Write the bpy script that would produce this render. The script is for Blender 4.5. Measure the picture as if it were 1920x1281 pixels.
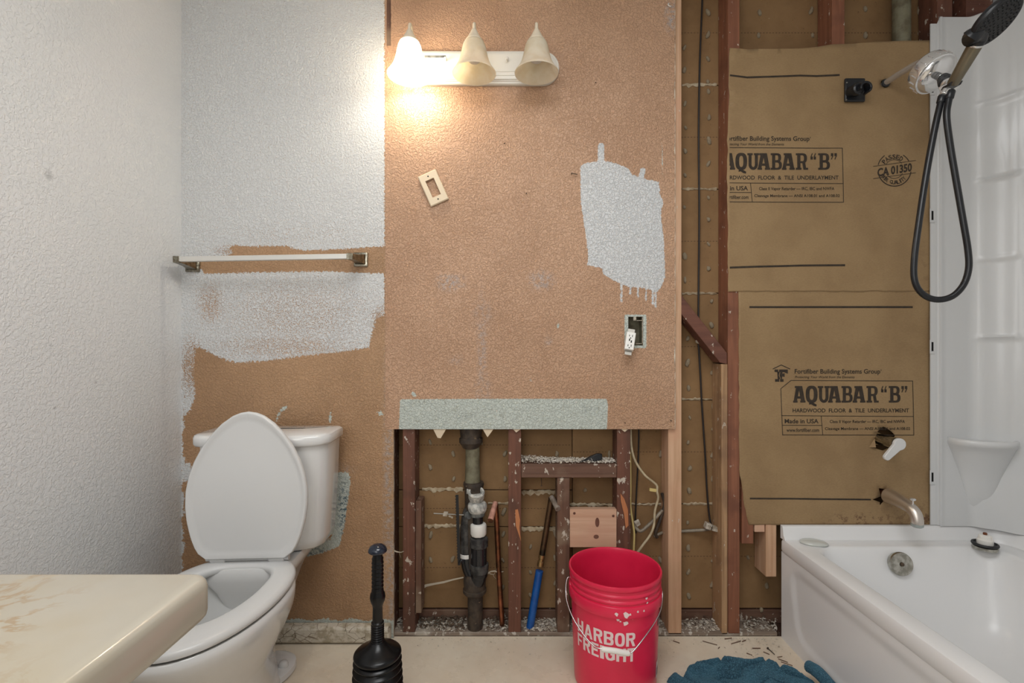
import bpy, bmesh, math, random
import numpy as np
from mathutils import Vector, Matrix, noise as mnoise
from mathutils.geometry import delaunay_2d_cdt

for _o in list(bpy.data.objects):
    bpy.data.objects.remove(_o)
SC = bpy.context.scene
COL = SC.collection
RND = random.Random(7)
PI = math.pi

# ---------------------------------------------------------------- camera, world, lights, exposure
CAM_D, CAM_H, FPX, CX, CY = 1.81, 1.10, 904.0, 962.0, 648.0
cam_data = bpy.data.cameras.new('camera')
cam = bpy.data.objects.new('camera', cam_data)
COL.objects.link(cam)
cam.location = (0, -CAM_D, CAM_H)
cam.rotation_euler = (PI / 2, 0, 0)
cam_data.sensor_fit = 'HORIZONTAL'
cam_data.sensor_width = 36.0
cam_data.lens = FPX / 1920 * 36.0
cam_data.shift_x = (960 - CX) / 1920
cam_data.shift_y = (CY - 640.5) / 1920
cam_data.clip_start = 0.02
SC.camera = cam

world = bpy.data.worlds.new('world')
SC.world = world
world.use_nodes = True
world.node_tree.nodes['Background'].inputs[0].default_value = (0.9, 0.95, 1.0, 1)
world.node_tree.nodes['Background'].inputs[1].default_value = 0.05

def add_light(name, kind, loc, energy, color, size=0.1, size_y=None, rot=(0, 0, 0)):
    ld = bpy.data.lights.new(name, kind)
    ld.energy = energy
    ld.color = color
    if kind == 'AREA':
        ld.shape = 'RECTANGLE' if size_y else 'DISK'
        ld.size = size
        if size_y:
            ld.size_y = size_y
    else:
        ld.shadow_soft_size = size
    o = bpy.data.objects.new(name, ld)
    COL.objects.link(o)
    o.location = loc
    o.rotation_euler = rot
    return o

# two added soft fills, one overhead and one behind the camera, and the lit vanity bulb
add_light('overhead_fill_light', 'AREA', (0.10, -1.50, 2.52), 22.0, (0.97, 0.985, 1.0), 1.1, 0.9)
add_light('camera_side_fill_light', 'AREA', (-0.62, -2.6, 1.65), 14.5, (1.0, 0.99, 0.975), 1.1, 1.4, (math.radians(82), 0, math.radians(-14)))
add_light('vanity_bulb_light', 'POINT', (-0.365, -0.11, 2.075), 4.6, (1.0, 0.90, 0.74), 0.026)

SC.view_settings.view_transform = 'Standard'
SC.view_settings.look = 'None'
SC.view_settings.exposure = 0.0
SC.view_settings.gamma = 1.0
SC.view_settings.use_curve_mapping = False

# ---------------------------------------------------------------- helpers
def P(px, py, Y=0.0):
    """a photograph pixel, taken at depth Y, as a world point"""
    d = Y + CAM_D
    return Vector(((px - CX) * d / FPX, Y, CAM_H - (py - CY) * d / FPX))

def px2m(n, Y=0.0):
    return n * (Y + CAM_D) / FPX

def lin(c):
    out = []
    for v in c[:3]:
        v = v / 255.0
        out.append(v / 12.92 if v <= 0.04045 else ((v + 0.055) / 1.055) ** 2.4)
    return (out[0], out[1], out[2], 1.0)

class NT:
    """small helper around a node tree"""
    def __init__(self, name):
        self.m = bpy.data.materials.new(name)
        self.m.use_nodes = True
        self.t = self.m.node_tree
        self.n = self.t.nodes
        self.bsdf = self.n['Principled BSDF']
        self.tc = self.n.new('ShaderNodeTexCoord')
    def link(self, a, b):
        self.t.links.new(a, b)
    def val(self, sock, v):
        if hasattr(v, 'is_output') or isinstance(v, bpy.types.NodeSocket):
            self.link(v, sock)
        else:
            sock.default_value = v
    def coords(self, scale=(1, 1, 1), loc=(0, 0, 0)):
        mp = self.n.new('ShaderNodeMapping')
        self.link(self.tc.outputs['Object'], mp.inputs['Vector'])
        mp.inputs['Scale'].default_value = scale
        mp.inputs['Location'].default_value = loc
        return mp.outputs['Vector']
    def noise(self, scale, detail=3.0, rough=0.55, vec=None, dist=0.0):
        nd = self.n.new('ShaderNodeTexNoise')
        nd.inputs['Scale'].default_value = scale
        nd.inputs['Detail'].default_value = detail
        nd.inputs['Roughness'].default_value = rough
        nd.inputs['Distortion'].default_value = dist
        self.link(vec if vec is not None else self.tc.outputs['Object'], nd.inputs['Vector'])
        return nd.outputs['Fac']
    def voronoi(self, scale, vec=None, feature='F1'):
        nd = self.n.new('ShaderNodeTexVoronoi')
        nd.feature = feature
        nd.inputs['Scale'].default_value = scale
        self.link(vec if vec is not None else self.tc.outputs['Object'], nd.inputs['Vector'])
        return nd.outputs['Distance']
    def rng(self, v, a, b, c=0.0, d=1.0, smooth=True):
        nd = self.n.new('ShaderNodeMapRange')
        nd.interpolation_type = 'SMOOTHSTEP' if smooth else 'LINEAR'
        self.link(v, nd.inputs['Value'])
        nd.inputs['From Min'].default_value = a
        nd.inputs['From Max'].default_value = b
        nd.inputs['To Min'].default_value = c
        nd.inputs['To Max'].default_value = d
        return nd.outputs['Result']
    def math(self, op, a, b=0.0, clamp=False):
        nd = self.n.new('ShaderNodeMath')
        nd.operation = op
        nd.use_clamp = clamp
        self.val(nd.inputs[0], a)
        self.val(nd.inputs[1], b)
        return nd.outputs[0]
    def mix(self, f, a, b):
        nd = self.n.new('ShaderNodeMix')
        nd.data_type = 'RGBA'
        self.val(nd.inputs['Factor'], f)
        for s, v in ((nd.inputs[6], a), (nd.inputs[7], b)):
            self.val(s, v)
        return nd.outputs[2]
    def attr(self, name):
        nd = self.n.new('ShaderNodeAttribute')
        nd.attribute_name = name
        return nd.outputs['Fac']
    def bump(self, h, dist, strength=1.0):
        nd = self.n.new('ShaderNodeBump')
        nd.inputs['Distance'].default_value = dist
        nd.inputs['Strength'].default_value = strength
        self.link(h, nd.inputs['Height'])
        self.link(nd.outputs['Normal'], self.bsdf.inputs['Normal'])
    def base(self, c):
        self.val(self.bsdf.inputs['Base Color'], c)
    def rough(self, r):
        self.val(self.bsdf.inputs['Roughness'], r)

def simple(name, c, rough=0.5, metal=0.0, c2=None, vscale=8.0, bump=None, coat=0.0, spec=0.5, speck=None):
    t = NT(name)
    col = lin(c)
    if c2 is not None:
        f = t.rng(t.noise(vscale, 4.0), 0.35, 0.65)
        col = t.mix(f, lin(c), lin(c2))
    if speck is not None:            # (scale, threshold, colour)
        f = t.rng(t.noise(speck[0], 3.0, 0.6), speck[1], speck[1] + 0.04)
        col = t.mix(f, col, lin(speck[2]))
    t.base(col)
    t.rough(rough)
    t.bsdf.inputs['Metallic'].default_value = metal
    t.bsdf.inputs['Coat Weight'].default_value = coat
    t.bsdf.inputs['Specular IOR Level'].default_value = spec
    if bump:
        t.bump(t.noise(bump[0], 3.0), bump[1])
    return t.m

def wood(name, c1, c2, c3, axis='Z', splat=0.0, rough=0.65, splat_col=(205, 195, 180), fine=1.0):
    t = NT(name)
    sc = {'Z': (42, 42, 2.2), 'X': (2.2, 42, 42), 'Y': (42, 2.2, 42)}[axis]
    v = t.coords(tuple(s * fine for s in sc))
    g = t.noise(1.0, 5.0, 0.6, v, 0.6)
    col = t.mix(t.rng(g, 0.3, 0.7), lin(c1), lin(c2))
    big = t.noise(7.0, 3.0)
    col = t.mix(t.rng(big, 0.48, 0.72, 0.0, 0.8), col, lin(c3))
    if splat > 0:
        f = t.rng(t.noise(55.0, 4.0, 0.6, t.coords((1, 1, 0.6))), 0.70 - 0.1 * splat, 0.74 - 0.1 * splat, 0.0, 0.85)
        col = t.mix(f, col, lin(splat_col))
    t.base(col)
    t.rough(rough)
    t.bump(g, 0.0012)
    return t.m

class MB:
    """collects geometry; build() links it as ONE mesh object"""
    def __init__(self):
        self.v, self.f, self.mi, self.m = [], [], [], 0
    def add(self, verts, faces, m=None):
        o = len(self.v)
        self.v.extend([tuple(x) for x in verts])
        for f in faces:
            self.f.append([i + o for i in f])
            self.mi.append(self.m if m is None else m)
        return self
    def box(self, x0, x1, y0, y1, z0, z1, m=None):
        x0, x1 = min(x0, x1), max(x0, x1); y0, y1 = min(y0, y1), max(y0, y1); z0, z1 = min(z0, z1), max(z0, z1)
        v = [(x0, y0, z0), (x1, y0, z0), (x1, y1, z0), (x0, y1, z0), (x0, y0, z1), (x1, y0, z1), (x1, y1, z1), (x0, y1, z1)]
        f = [(0, 3, 2, 1), (4, 5, 6, 7), (0, 1, 5, 4), (1, 2, 6, 5), (2, 3, 7, 6), (3, 0, 4, 7)]
        return self.add(v, f, m)
    def obox(self, c, ax, ay, az, m=None):
        """box about c with half-axis vectors"""
        c, ax, ay, az = Vector(c), Vector(ax), Vector(ay), Vector(az)
        v = [c + sx * ax + sy * ay + sz * az for sz in (-1, 1) for sx, sy in ((-1, -1), (1, -1), (1, 1), (-1, 1))]
        f = [(0, 3, 2, 1), (4, 5, 6, 7), (0, 1, 5, 4), (1, 2, 6, 5), (2, 3, 7, 6), (3, 0, 4, 7)]
        return self.add(v, f, m)
    def loops(self, loops, cap0=True, cap1=True, closed=True, m=None):
        n = len(loops[0])
        v = [p for l in loops for p in l]
        f = []
        for i in range(len(loops) - 1):
            for j in range(n if closed else n - 1):
                k = (j + 1) % n
                f.append((i * n + j, i * n + k, (i + 1) * n + k, (i + 1) * n + j))
        if cap0:
            f.append(tuple(reversed(range(n))))
        if cap1:
            f.append(tuple(range((len(loops) - 1) * n, len(loops) * n)))
        return self.add(v, f, m)
    def tube(self, pts, r, seg=10, cap=True, m=None):
        pts = [Vector(p) for p in pts]
        n = len(pts)
        rs = r if isinstance(r, (list, tuple)) else [r] * n
        up = None
        loops = []
        for i in range(n):
            t = (pts[min(i + 1, n - 1)] - pts[max(i - 1, 0)])
            t = t.normalized() if t.length > 1e-9 else Vector((0, 0, 1))
            if up is None:
                up = t.orthogonal().normalized()
            up = (up - t * up.dot(t))
            up = up.normalized() if up.length > 1e-6 else t.orthogonal().normalized()
            w = t.cross(up)
            loops.append([pts[i] + (up * math.cos(a) + w * math.sin(a)) * rs[i] for a in [2 * PI * k / seg for k in range(seg)]])
        return self.loops(loops, cap, cap, True, m)
    def lathe(self, prof, c=(0, 0, 0), axis=(0, 0, 1), seg=32, cap0=True, cap1=True, m=None):
        """prof: (radius, along axis)"""
        ax = Vector(axis).normalized()
        u = Vector((1, 0, 0)) if abs(ax.x) < 0.9 else Vector((0, 1, 0))
        u = (u - ax * u.dot(ax)).normalized()
        w = ax.cross(u)
        c = Vector(c)
        loops = [[c + ax * h + (u * math.cos(2 * PI * k / seg) + w * math.sin(2 * PI * k / seg)) * max(r, 1e-5) for k in range(seg)] for r, h in prof]
        return self.loops(loops, cap0, cap1, True, m)
    def prism(self, poly, frame, depth, m=None):
        """poly of (u, v); frame = (origin, U, V, N): extruded depth along N"""
        o, U, V, N = [Vector(x) for x in frame]
        a = [o + U * p[0] + V * p[1] for p in poly]
        b = [q + N * depth for q in a]
        n = len(poly)
        f = [tuple(reversed(range(n))), tuple(range(n, 2 * n))]
        for i in range(n):
            k = (i + 1) % n
            f.append((i, k, n + k, n + i))
        return self.add(a + b, f, m)
    def build(self, name, mats, parent=None, smooth=None, bevel=None, loc=None, bseg=2, norm=True):
        me = bpy.data.meshes.new(name)
        me.from_pydata(self.v, [], self.f)
        if not isinstance(mats, (list, tuple)):
            mats = [mats]
        for mm in mats:
            me.materials.append(mm)
        if len(mats) > 1:
            me.polygons.foreach_set('material_index', self.mi)
        if norm:
            bm = bmesh.new(); bm.from_mesh(me)
            bmesh.ops.recalc_face_normals(bm, faces=bm.faces)
            bm.to_mesh(me); bm.free()
        me.update()
        if smooth is not None:
            me.shade_smooth()
            me.set_sharp_from_angle(angle=math.radians(smooth))
        o = bpy.data.objects.new(name, me)
        COL.objects.link(o)
        if parent is not None:
            o.parent = parent
        if loc is not None:
            o.location = loc
        if bevel:
            b = o.modifiers.new('bevel', 'BEVEL')
            b.width = bevel; b.segments = bseg; b.limit_method = 'ANGLE'; b.angle_limit = math.radians(50)
            b.harden_normals = False
            if smooth is None:
                me.shade_smooth()
                me.set_sharp_from_angle(angle=math.radians(35))
        return o

def tag(o, label=None, cat=None, group=None, kind=None):
    if label: o['label'] = label
    if cat: o['category'] = cat
    if group: o['group'] = group
    if kind: o['kind'] = kind
    return o

def empty(name, loc, label, cat, group=None, rz=0.0):
    o = bpy.data.objects.new(name, None)
    COL.objects.link(o)
    o.location = loc
    o.rotation_euler = (0, 0, rz)
    o.empty_display_size = 0.05
    return tag(o, label, cat, group)

class LMB(MB):
    """an MB whose coordinates are given in the world but built relative to a parent at loc"""
    def under(self, name, mats, parent, **k):
        L = Vector(parent.location)
        q = parent.parent
        while q is not None:
            L = L + q.location
            q = q.parent
        self.v = [(a - L.x, b - L.y, c - L.z) for a, b, c in self.v]
        return self.build(name, mats, parent, **k)

def spline(pts, n=8):
    """Catmull-Rom through pts"""
    pts = [Vector(p) for p in pts]
    out = []
    for i in range(len(pts) - 1):
        p0, p1, p2, p3 = pts[max(i - 1, 0)], pts[i], pts[i + 1], pts[min(i + 2, len(pts) - 1)]
        for k in range(n):
            t = k / n
            out.append(0.5 * ((2 * p1) + (p2 - p0) * t + (2 * p0 - 5 * p1 + 4 * p2 - p3) * t * t + (3 * p1 - p0 - 3 * p2 + p3) * t ** 3))
    out.append(pts[-1])
    return out

def sdf(X, Z, poly):
    """signed distance (inside positive) of arrays X, Z to a polygon"""
    poly = np.array(poly, float)
    d2 = np.full(X.shape, 1e9)
    inside = np.zeros(X.shape, bool)
    n = len(poly)
    for i in range(n):
        ax, az = poly[i]; bx, bz = poly[(i + 1) % n]
        ex, ez = bx - ax, bz - az
        t = np.clip(((X - ax) * ex + (Z - az) * ez) / (ex * ex + ez * ez + 1e-12), 0, 1)
        d2 = np.minimum(d2, (X - ax - t * ex) ** 2 + (Z - az - t * ez) ** 2)
        c = ((az > Z) != (bz > Z)) & (X < (bx - ax) * (Z - az) / (bz - az + 1e-12) + ax)
        inside ^= c
    return np.where(inside, 1, -1) * np.sqrt(d2)

def ppoly(pts, Y=0.0):
    return [(P(x, y, Y).x, P(x, y, Y).z) for x, y in pts]

def inpoly(x, z, poly):
    ins = False
    n = len(poly)
    for i in range(n):
        ax, az = poly[i]; bx, bz = poly[(i + 1) % n]
        if (az > z) != (bz > z) and x < (bx - ax) * (z - az) / (bz - az) + ax:
            ins = not ins
    return ins

def rrect(xl, xr, yn, yf, r, k=8, z=0.0):
    """rounded rectangle loop, 4*(k+1) points, counter-clockwise from the near right corner"""
    out = []
    for cx, cy, a0 in ((xr - r, yn + r, -PI / 2), (xr - r, yf - r, 0), (xl + r, yf - r, PI / 2), (xl + r, yn + r, PI)):
        for i in range(k + 1):
            a = a0 + PI / 2 * i / k
            out.append((cx + r * math.cos(a), cy + r * math.sin(a), z))
    return out
# ---------------------------------------------------------------- materials
def wall_paint(name, c1, c2, bump_scale=55.0, dist=0.0016, rough=0.5, smudge=None, spots=()):
    t = NT(name)
    n1 = t.noise(bump_scale, 3.0, 0.5, None, 0.8)
    h = t.rng(n1, 0.40, 0.60)
    h2 = t.math('ADD', h, t.math('MULTIPLY', t.noise(bump_scale * 3.2, 2.0), 0.5))
    col = t.mix(t.rng(t.noise(2.2, 3.0), 0.35, 0.65), lin(c1), lin(c2))
    if smudge:
        col = t.mix(t.rng(t.noise(9.0, 5.0, 0.7), 0.66, 0.78, 0.0, 0.35), col, lin(smudge))
    for sp_, r_ in spots:                    # little scuffs
        vd = t.n.new('ShaderNodeVectorMath'); vd.operation = 'DISTANCE'
        t.link(t.tc.outputs['Object'], vd.inputs[0]); vd.inputs[1].default_value = sp_
        f = t.math('MULTIPLY', t.rng(vd.outputs['Value'], 0.0, r_, 1.0, 0.0), t.rng(t.noise(90.0, 3.0), 0.3, 0.6))
        col = t.mix(t.math('MULTIPLY', f, 0.6), col, lin((128, 128, 130)))
    t.base(col); t.rough(rough)
    t.bump(h2, dist)
    return t.m

def patched_paint(name, brown1, brown2, white, bare, bump_scale, dist, rough=0.55, white2=None):
    """brown paint with roller patches; the patch outlines ride on the mesh as signed distances"""
    t = NT(name)
    n1 = t.noise(bump_scale, 3.0, 0.5, None, 0.8)
    h = t.rng(n1, 0.42, 0.58)
    h2 = t.math('ADD', h, t.math('MULTIPLY', t.noise(bump_scale * 3.0, 2.0), 0.45))
    edge = t.math('MULTIPLY', t.math('SUBTRACT', t.noise(110.0, 4.0, 0.65), 0.5), t.attr('edge'))
    wm = t.rng(t.math('ADD', t.attr('sd_white'), edge), -0.0015, 0.0015)
    thin = t.attr('thin')
    holes = t.rng(t.math('SUBTRACT', t.math('ADD', t.noise(330.0, 2.0, 0.6), t.math('MULTIPLY', h, 0.10)), t.math('MULTIPLY', thin, 0.20)), 0.33, 0.42)
    wm = t.math('MULTIPLY', wm, holes)
    bm_ = t.rng(t.math('ADD', t.attr('sd_bare'), t.math('MULTIPLY', edge, 0.6)), -0.0012, 0.0012)
    brown = t.mix(t.rng(t.noise(3.0, 4.0), 0.35, 0.65), lin(brown1), lin(brown2))
    brown = t.mix(t.math('MULTIPLY', t.attr('smear'), t.rng(t.noise(60.0, 4.0, 0.7), 0.40, 0.62)), brown, lin((172, 168, 168)))
    w = t.mix(t.rng(t.noise(5.0, 3.0, 0.6, t.coords((1, 1, 2.5))), 0.4, 0.62), lin(white), lin(white2 or white))
    b = t.mix(t.rng(t.noise(40.0, 4.0, 0.7), 0.56, 0.66, 0.0, 0.5), lin(bare), lin((150, 150, 135)))
    stain = t.math('MULTIPLY', t.attr('stain'), t.rng(t.noise(90.0, 4.0, 0.7), 0.47, 0.56))
    b = t.mix(stain, b, lin((70, 95, 105)))
    col = t.mix(bm_, t.mix(wm, brown, w), b)
    fl = t.rng(t.noise(38.0, 5.0, 0.72), 0.735, 0.75)
    col = t.mix(t.math('MULTIPLY', fl, 0.8), col, lin((215, 208, 195)))
    t.base(col); t.rough(rough)
    t.bump(t.math('ADD', h2, t.math('MULTIPLY', wm, 0.25)), dist)
    return t.m

M = {}
M['white_wall'] = wall_paint('white_textured_paint', (224, 225, 226), (220, 222, 223), 105.0, 0.0008, 0.5, None, [((-1.245, -.517, 1.557), .020), ((-1.245, -.50, .93), .006), ((-1.245, -.512, 1.10), .007), ((-1.245, -.42, .69), .007), ((-1.245, -.37, .99), .006)])
M['ceiling'] = wall_paint('ceiling_paint', (225, 225, 222), (218, 218, 215), 50.0, 0.001, 0.7)
M['wall_a'] = patched_paint('patched_paint_by_toilet', (184, 146, 110), (168, 132, 98), (214, 215, 215), (194, 200, 192), 130.0, 0.0014, 0.42)
M['wall_b'] = patched_paint('patched_paint_by_mirror', (196, 157, 127), (186, 147, 117), (214, 216, 217), (196, 203, 195), 118.0, 0.0020, 0.42)
M['gypsum'] = simple('gypsum_core', (216, 206, 188), 0.9, c2=(150, 125, 100), vscale=25.0, bump=(90, 0.002))
M['old_wood'] = wood('old_redwood', (116, 74, 56), (90, 56, 42), (78, 52, 40), 'Z', 0.8)
M['old_wood_x'] = wood('old_redwood_flat', (112, 82, 66), (92, 64, 50), (128, 104, 86), 'X', 0.7)
M['dusty_wood'] = wood('dusty_old_wood', (112, 80, 62), (88, 60, 46), (138, 118, 98), 'Z', 0.95)
M['red_wood'] = wood('red_stained_wood', (146, 94, 68), (122, 76, 54), (108, 66, 48), 'Z', 0.5)
M['brace_wood'] = wood('brace_wood', (114, 72, 56), (92, 56, 44), (124, 84, 68), 'X', 0.6)
M['new_pine'] = wood('new_pine', (212, 174, 142), (188, 146, 112), (204, 158, 128), 'Z', 0.3)
M['new_pine_x'] = wood('new_pine_across', (216, 178, 150), (200, 156, 128), (206, 160, 134), 'X', 0.0)
M['aged_pine'] = wood('aged_pine', (186, 150, 112), (146, 112, 80), (128, 98, 74), 'Z', 0.6)
M['pale_wood'] = wood('pale_split_wood', (196, 130, 84), (170, 102, 64), (186, 118, 76), 'Z', 0.1)
M['plate_wood'] = wood('sole_plate_wood', (150, 136, 122), (118, 102, 88), (192, 184, 172), 'X', 1.3, splat_col=(206, 200, 190))
M['plaster'] = simple('plaster_ooze', (196, 182, 156), 0.9, c2=(160, 140, 112), vscale=40.0, bump=(160, 0.002))
M['crumb'] = simple('plaster_crumbs', (202, 195, 183), 0.95, c2=(172, 160, 142), vscale=50.0)
M['crumb_white'] = simple('white_plaster_crumbs', (226, 218, 206), 0.95, c2=(204, 192, 174), vscale=40.0)
M['dirt'] = simple('dark_dirt', (66, 52, 42), 0.95, c2=(96, 80, 64), vscale=60.0)

def lath_mat():
    t = NT('gypsum_lath_paper')
    col = t.mix(t.rng(t.noise(4.0, 5.0, 0.6), 0.3, 0.7), lin((146, 114, 77)), lin((126, 96, 62)))
    col = t.mix(t.rng(t.noise(70.0, 4.0, 0.7), 0.66, 0.70, 0.0, 0.6), col, lin((84, 62, 42)))
    col = t.mix(t.rng(t.noise(26.0, 5.0, 0.75), 0.70, 0.74, 0.0, 0.7), col, lin((188, 174, 150)))
    sx = t.n.new('ShaderNodeSeparateXYZ')
    t.link(t.tc.outputs['Object'], sx.inputs[0])
    line = t.math('LESS_THAN', t.math('ABSOLUTE', sx.outputs['Z']), 0.0013)
    dash = t.math('GREATER_THAN', t.math('SINE', t.math('MULTIPLY', sx.outputs['X'], 2 * PI / 0.0125)), -0.1)
    col = t.mix(t.math('MULTIPLY', t.math('MULTIPLY', line, dash), 0.75), col, lin((70, 46, 32)))
    t.base(col); t.rough(0.8)
    t.bump(t.noise(120.0, 3.0), 0.0006)
    return t.m
M['lath'] = lath_mat()

def paper_mat():
    t = NT('kraft_paper')
    f = t.noise(5.0, 4.0, 0.6)
    col = t.mix(t.rng(f, 0.35, 0.68), lin((158, 131, 94)), lin((146, 119, 84)))
    fib = t.noise(1.0, 5.0, 0.7, t.coords((120, 120, 320)))
    col = t.mix(t.rng(fib, 0.35, 0.75, 0.0, 0.30), col, lin((116, 90, 58)))
    col = t.mix(t.math('MULTIPLY', t.attr('stain'), t.rng(t.noise(45.0, 5.0, 0.7), 0.52, 0.60)), col, lin((96, 64, 44)))
    t.base(col); t.rough(0.75)
    t.bump(t.noise(30.0, 3.0), 0.0008)
    return t.m
M['paper'] = paper_mat()
M['ink'] = simple('printing_ink', (46, 37, 28), 0.8, c2=(58, 47, 36), vscale=60)
M['paper_white'] = simple('torn_paper', (214, 196, 170), 0.9)

def floor_mat():
    t = NT('dusty_floor')
    col = t.mix(t.rng(t.noise(3.0, 5.0, 0.65), 0.35, 0.65), lin((230, 219, 200)), lin((220, 205, 184)))
    col = t.mix(t.rng(t.noise(24.0, 5.0, 0.7), 0.62, 0.72, 0.0, 0.4), col, lin((190, 172, 148)))
    col = t.mix(t.rng(t.noise(70.0, 4.0, 0.7), 0.69, 0.72, 0.0, 0.5), col, lin((120, 98, 78)))
    t.base(col)
    t.rough(t.rng(t.noise(9.0, 4.0), 0.35, 0.7, 0.24, 0.42))
    t.bump(t.noise(40.0, 4.0), 0.0006)
    return t.m
M['floor'] = floor_mat()

def board_mat():
    t = NT('worn_baseboard')
    col = t.mix(t.rng(t.noise(30.0, 5.0, 0.7), 0.45, 0.6), lin((206, 198, 182)), lin((170, 158, 136)))
    crack = t.voronoi(26.0, t.coords((1, 1, 1.5)), 'DISTANCE_TO_EDGE')
    col = t.mix(t.math('MULTIPLY', t.rng(crack, 0.0, 0.05, 1.0, 0.0), t.rng(t.noise(12.0), 0.45, 0.6)), col, lin((110, 92, 72)))
    col = t.mix(t.rng(t.noise(60.0, 4.0, 0.7), 0.63, 0.68, 0.0, 0.7), col, lin((120, 140, 124)))
    t.base(col); t.rough(0.7)
    t.bump(t.noise(50.0, 5.0), 0.003)
    return t.m
M['baseboard'] = board_mat()

def marble_mat():
    t = NT('cultured_marble')
    warp = t.noise(3.0, 4.0, 0.6)
    v = t.coords((1, 1.6, 1))
    n = t.noise(4.6, 6.0, 0.62, v, 1.8)
    vein = t.rng(t.math('ABSOLUTE', t.math('SUBTRACT', n, 0.5)), 0.0, 0.045, 1.0, 0.0)
    m2 = t.math('MULTIPLY', vein, t.rng(t.noise(4.0, 2.0), 0.42, 0.62))
    col = t.mix(t.rng(warp, 0.35, 0.65), lin((186, 179, 164)), lin((181, 170, 147)))
    col = t.mix(t.math('MULTIPLY', m2, 0.8), col, lin((166, 138, 100)))
    col = t.mix(t.rng(t.noise(5.0, 5.0, 0.7, None, 1.0), 0.52, 0.70, 0.0, 0.6), col, lin((190, 166, 124)))
    t.base(col); t.rough(0.22)
    t.bsdf.inputs['Coat Weight'].default_value = 0.3
    return t.m
M['marble'] = marble_mat()
M['china'] = simple('white_china', (222, 222, 221), 0.10, coat=0.4)
M['seat'] = simple('white_plastic_seat', (214, 214, 213), 0.30)
M['china_in'] = simple('china_with_specks', (214, 214, 212), 0.15, speck=(130.0, 0.735, (60, 58, 55)))
M['tub'] = simple('white_tub_acrylic', (230, 230, 230), 0.24, spec=.4)
M['surround'] = simple('white_surround_acrylic', (212, 213, 213), 0.30, coat=0.15)
M['chrome'] = simple('chrome', (232, 232, 232), 0.11, 0.78)
M['arm'] = simple('satin_shower_arm', (196, 188, 180), 0.3, 0.45)
M['worn_chrome'] = simple('worn_chrome', (190, 188, 180), 0.22, 1.0, c2=(150, 148, 138), vscale=60)
M['nickel'] = simple('brushed_nickel', (216, 208, 200), 0.38, 1.0)
M['gunmetal'] = simple('gunmetal_handle', (128, 120, 102), 0.32, 0.7)
M['black_plastic'] = simple('black_plastic', (26, 28, 32), 0.32)
M['black_matte'] = simple('black_rubber', (30, 31, 33), 0.5, bump=(300, 0.0006))
M['plunger'] = simple('black_plunger_plastic', (10, 11, 14), 0.27, spec=.4)
M['plunger_knob'] = simple('navy_knob', (26, 34, 50), 0.2, coat=0.3)
M['bucket'] = simple('red_bucket_plastic', (226, 40, 78), 0.30, c2=(216, 34, 72), vscale=6, speck=(90.0, 0.735, (232, 190, 196)))
M['bucket_print'] = simple('white_print', (236, 214, 214), 0.5)
M['sticker_grey'] = simple('sticker_grey', (120, 84, 88), 0.5)
M['wire'] = simple('galvanised_wire', (205, 205, 205), 0.25, 0.9)
M['white_plastic'] = simple('white_plastic', (232, 230, 224), 0.35)
M['cast_iron'] = simple('cast_iron', (74, 62, 50), 0.7, c2=(50, 42, 36), vscale=30, bump=(80, 0.002), speck=(50, 0.66, (134, 112, 84)))
M['vent_pipe'] = simple('grey_vent_pipe', (122, 118, 96), 0.6, c2=(96, 88, 68), vscale=26, bump=(70, 0.0015))
M['abs'] = simple('black_abs', (30, 31, 34), 0.22, speck=(60, 0.68, (130, 130, 126)))
M['abs_dusty_shine'] = simple('dusty_highlit_black_abs', (38, 38, 39), 0.26, c2=(82, 81, 79), vscale=26)  # lighter grey is dust plus rim highlights painted in
M['putty'] = simple('white_putty_crust', (212, 210, 202), 0.8, c2=(150, 150, 146), vscale=60, bump=(120, 0.003), speck=(70, 0.66, (70, 70, 70)))
M['nut_grey'] = simple('grey_nut', (118, 120, 116), 0.5, c2=(70, 72, 72), vscale=50)
M['copper'] = simple('copper', (168, 104, 76), 0.34, 0.85, c2=(96, 66, 46), vscale=16)
M['copper_dark'] = simple('tarnished_copper', (104, 80, 58), 0.4, 0.8, c2=(60, 52, 42), vscale=20)
M['stub'] = simple('primed_stub', (200, 148, 130), 0.6, c2=(168, 120, 104), vscale=60)
M['stub_grey'] = simple('grey_stub', (168, 156, 144), 0.55, 0.3, c2=(130, 116, 104), vscale=60)
M['brass'] = simple('brass_fitting', (170, 142, 100), 0.35, 0.85)
M['pex'] = simple('blue_tubing', (24, 92, 168), 0.35, c2=(20, 78, 150), vscale=30)
M['romex'] = simple('yellow_cable', (212, 190, 124), 0.5)
M['cream_cable'] = simple('cream_cable', (202, 188, 156), 0.5, c2=(176, 160, 130), vscale=30)
M['grey_tube'] = simple('grey_conduit', (150, 140, 124), 0.5, 0.2, c2=(112, 100, 84), vscale=40)
M['black_cable'] = simple('black_cable', (34, 28, 26), 0.5)
M['clamp'] = simple('dusty_clamp', (196, 188, 174), 0.6, c2=(150, 138, 120), vscale=70)
M['fixture_white'] = simple('white_enamel', (228, 224, 214), 0.3)
M['fixture_cream'] = simple('cream_enamel', (220, 208, 186), 0.35)
M['almond'] = simple('almond_plastic', (222, 204, 176), 0.35)
M['towel_bar'] = simple('satin_bar', (216, 214, 208), 0.3, 0.25)
M['bar_metal'] = simple('pitted_chrome', (170, 166, 152), 0.22, 1.0, c2=(120, 112, 96), vscale=70)
M['web'] = simple('dusty_cobweb', (196, 186, 168), 0.95)
M['steel'] = simple('steel', (150, 146, 138), 0.4, 0.9)
M['hole'] = simple('dark_recess', (16, 15, 14), 0.9)
M['clear'] = simple('frosted_aerator', (170, 178, 176), 0.3, 0.5)
M['cabinet'] = simple('cabinet_white', (214, 210, 200), 0.5)

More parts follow.
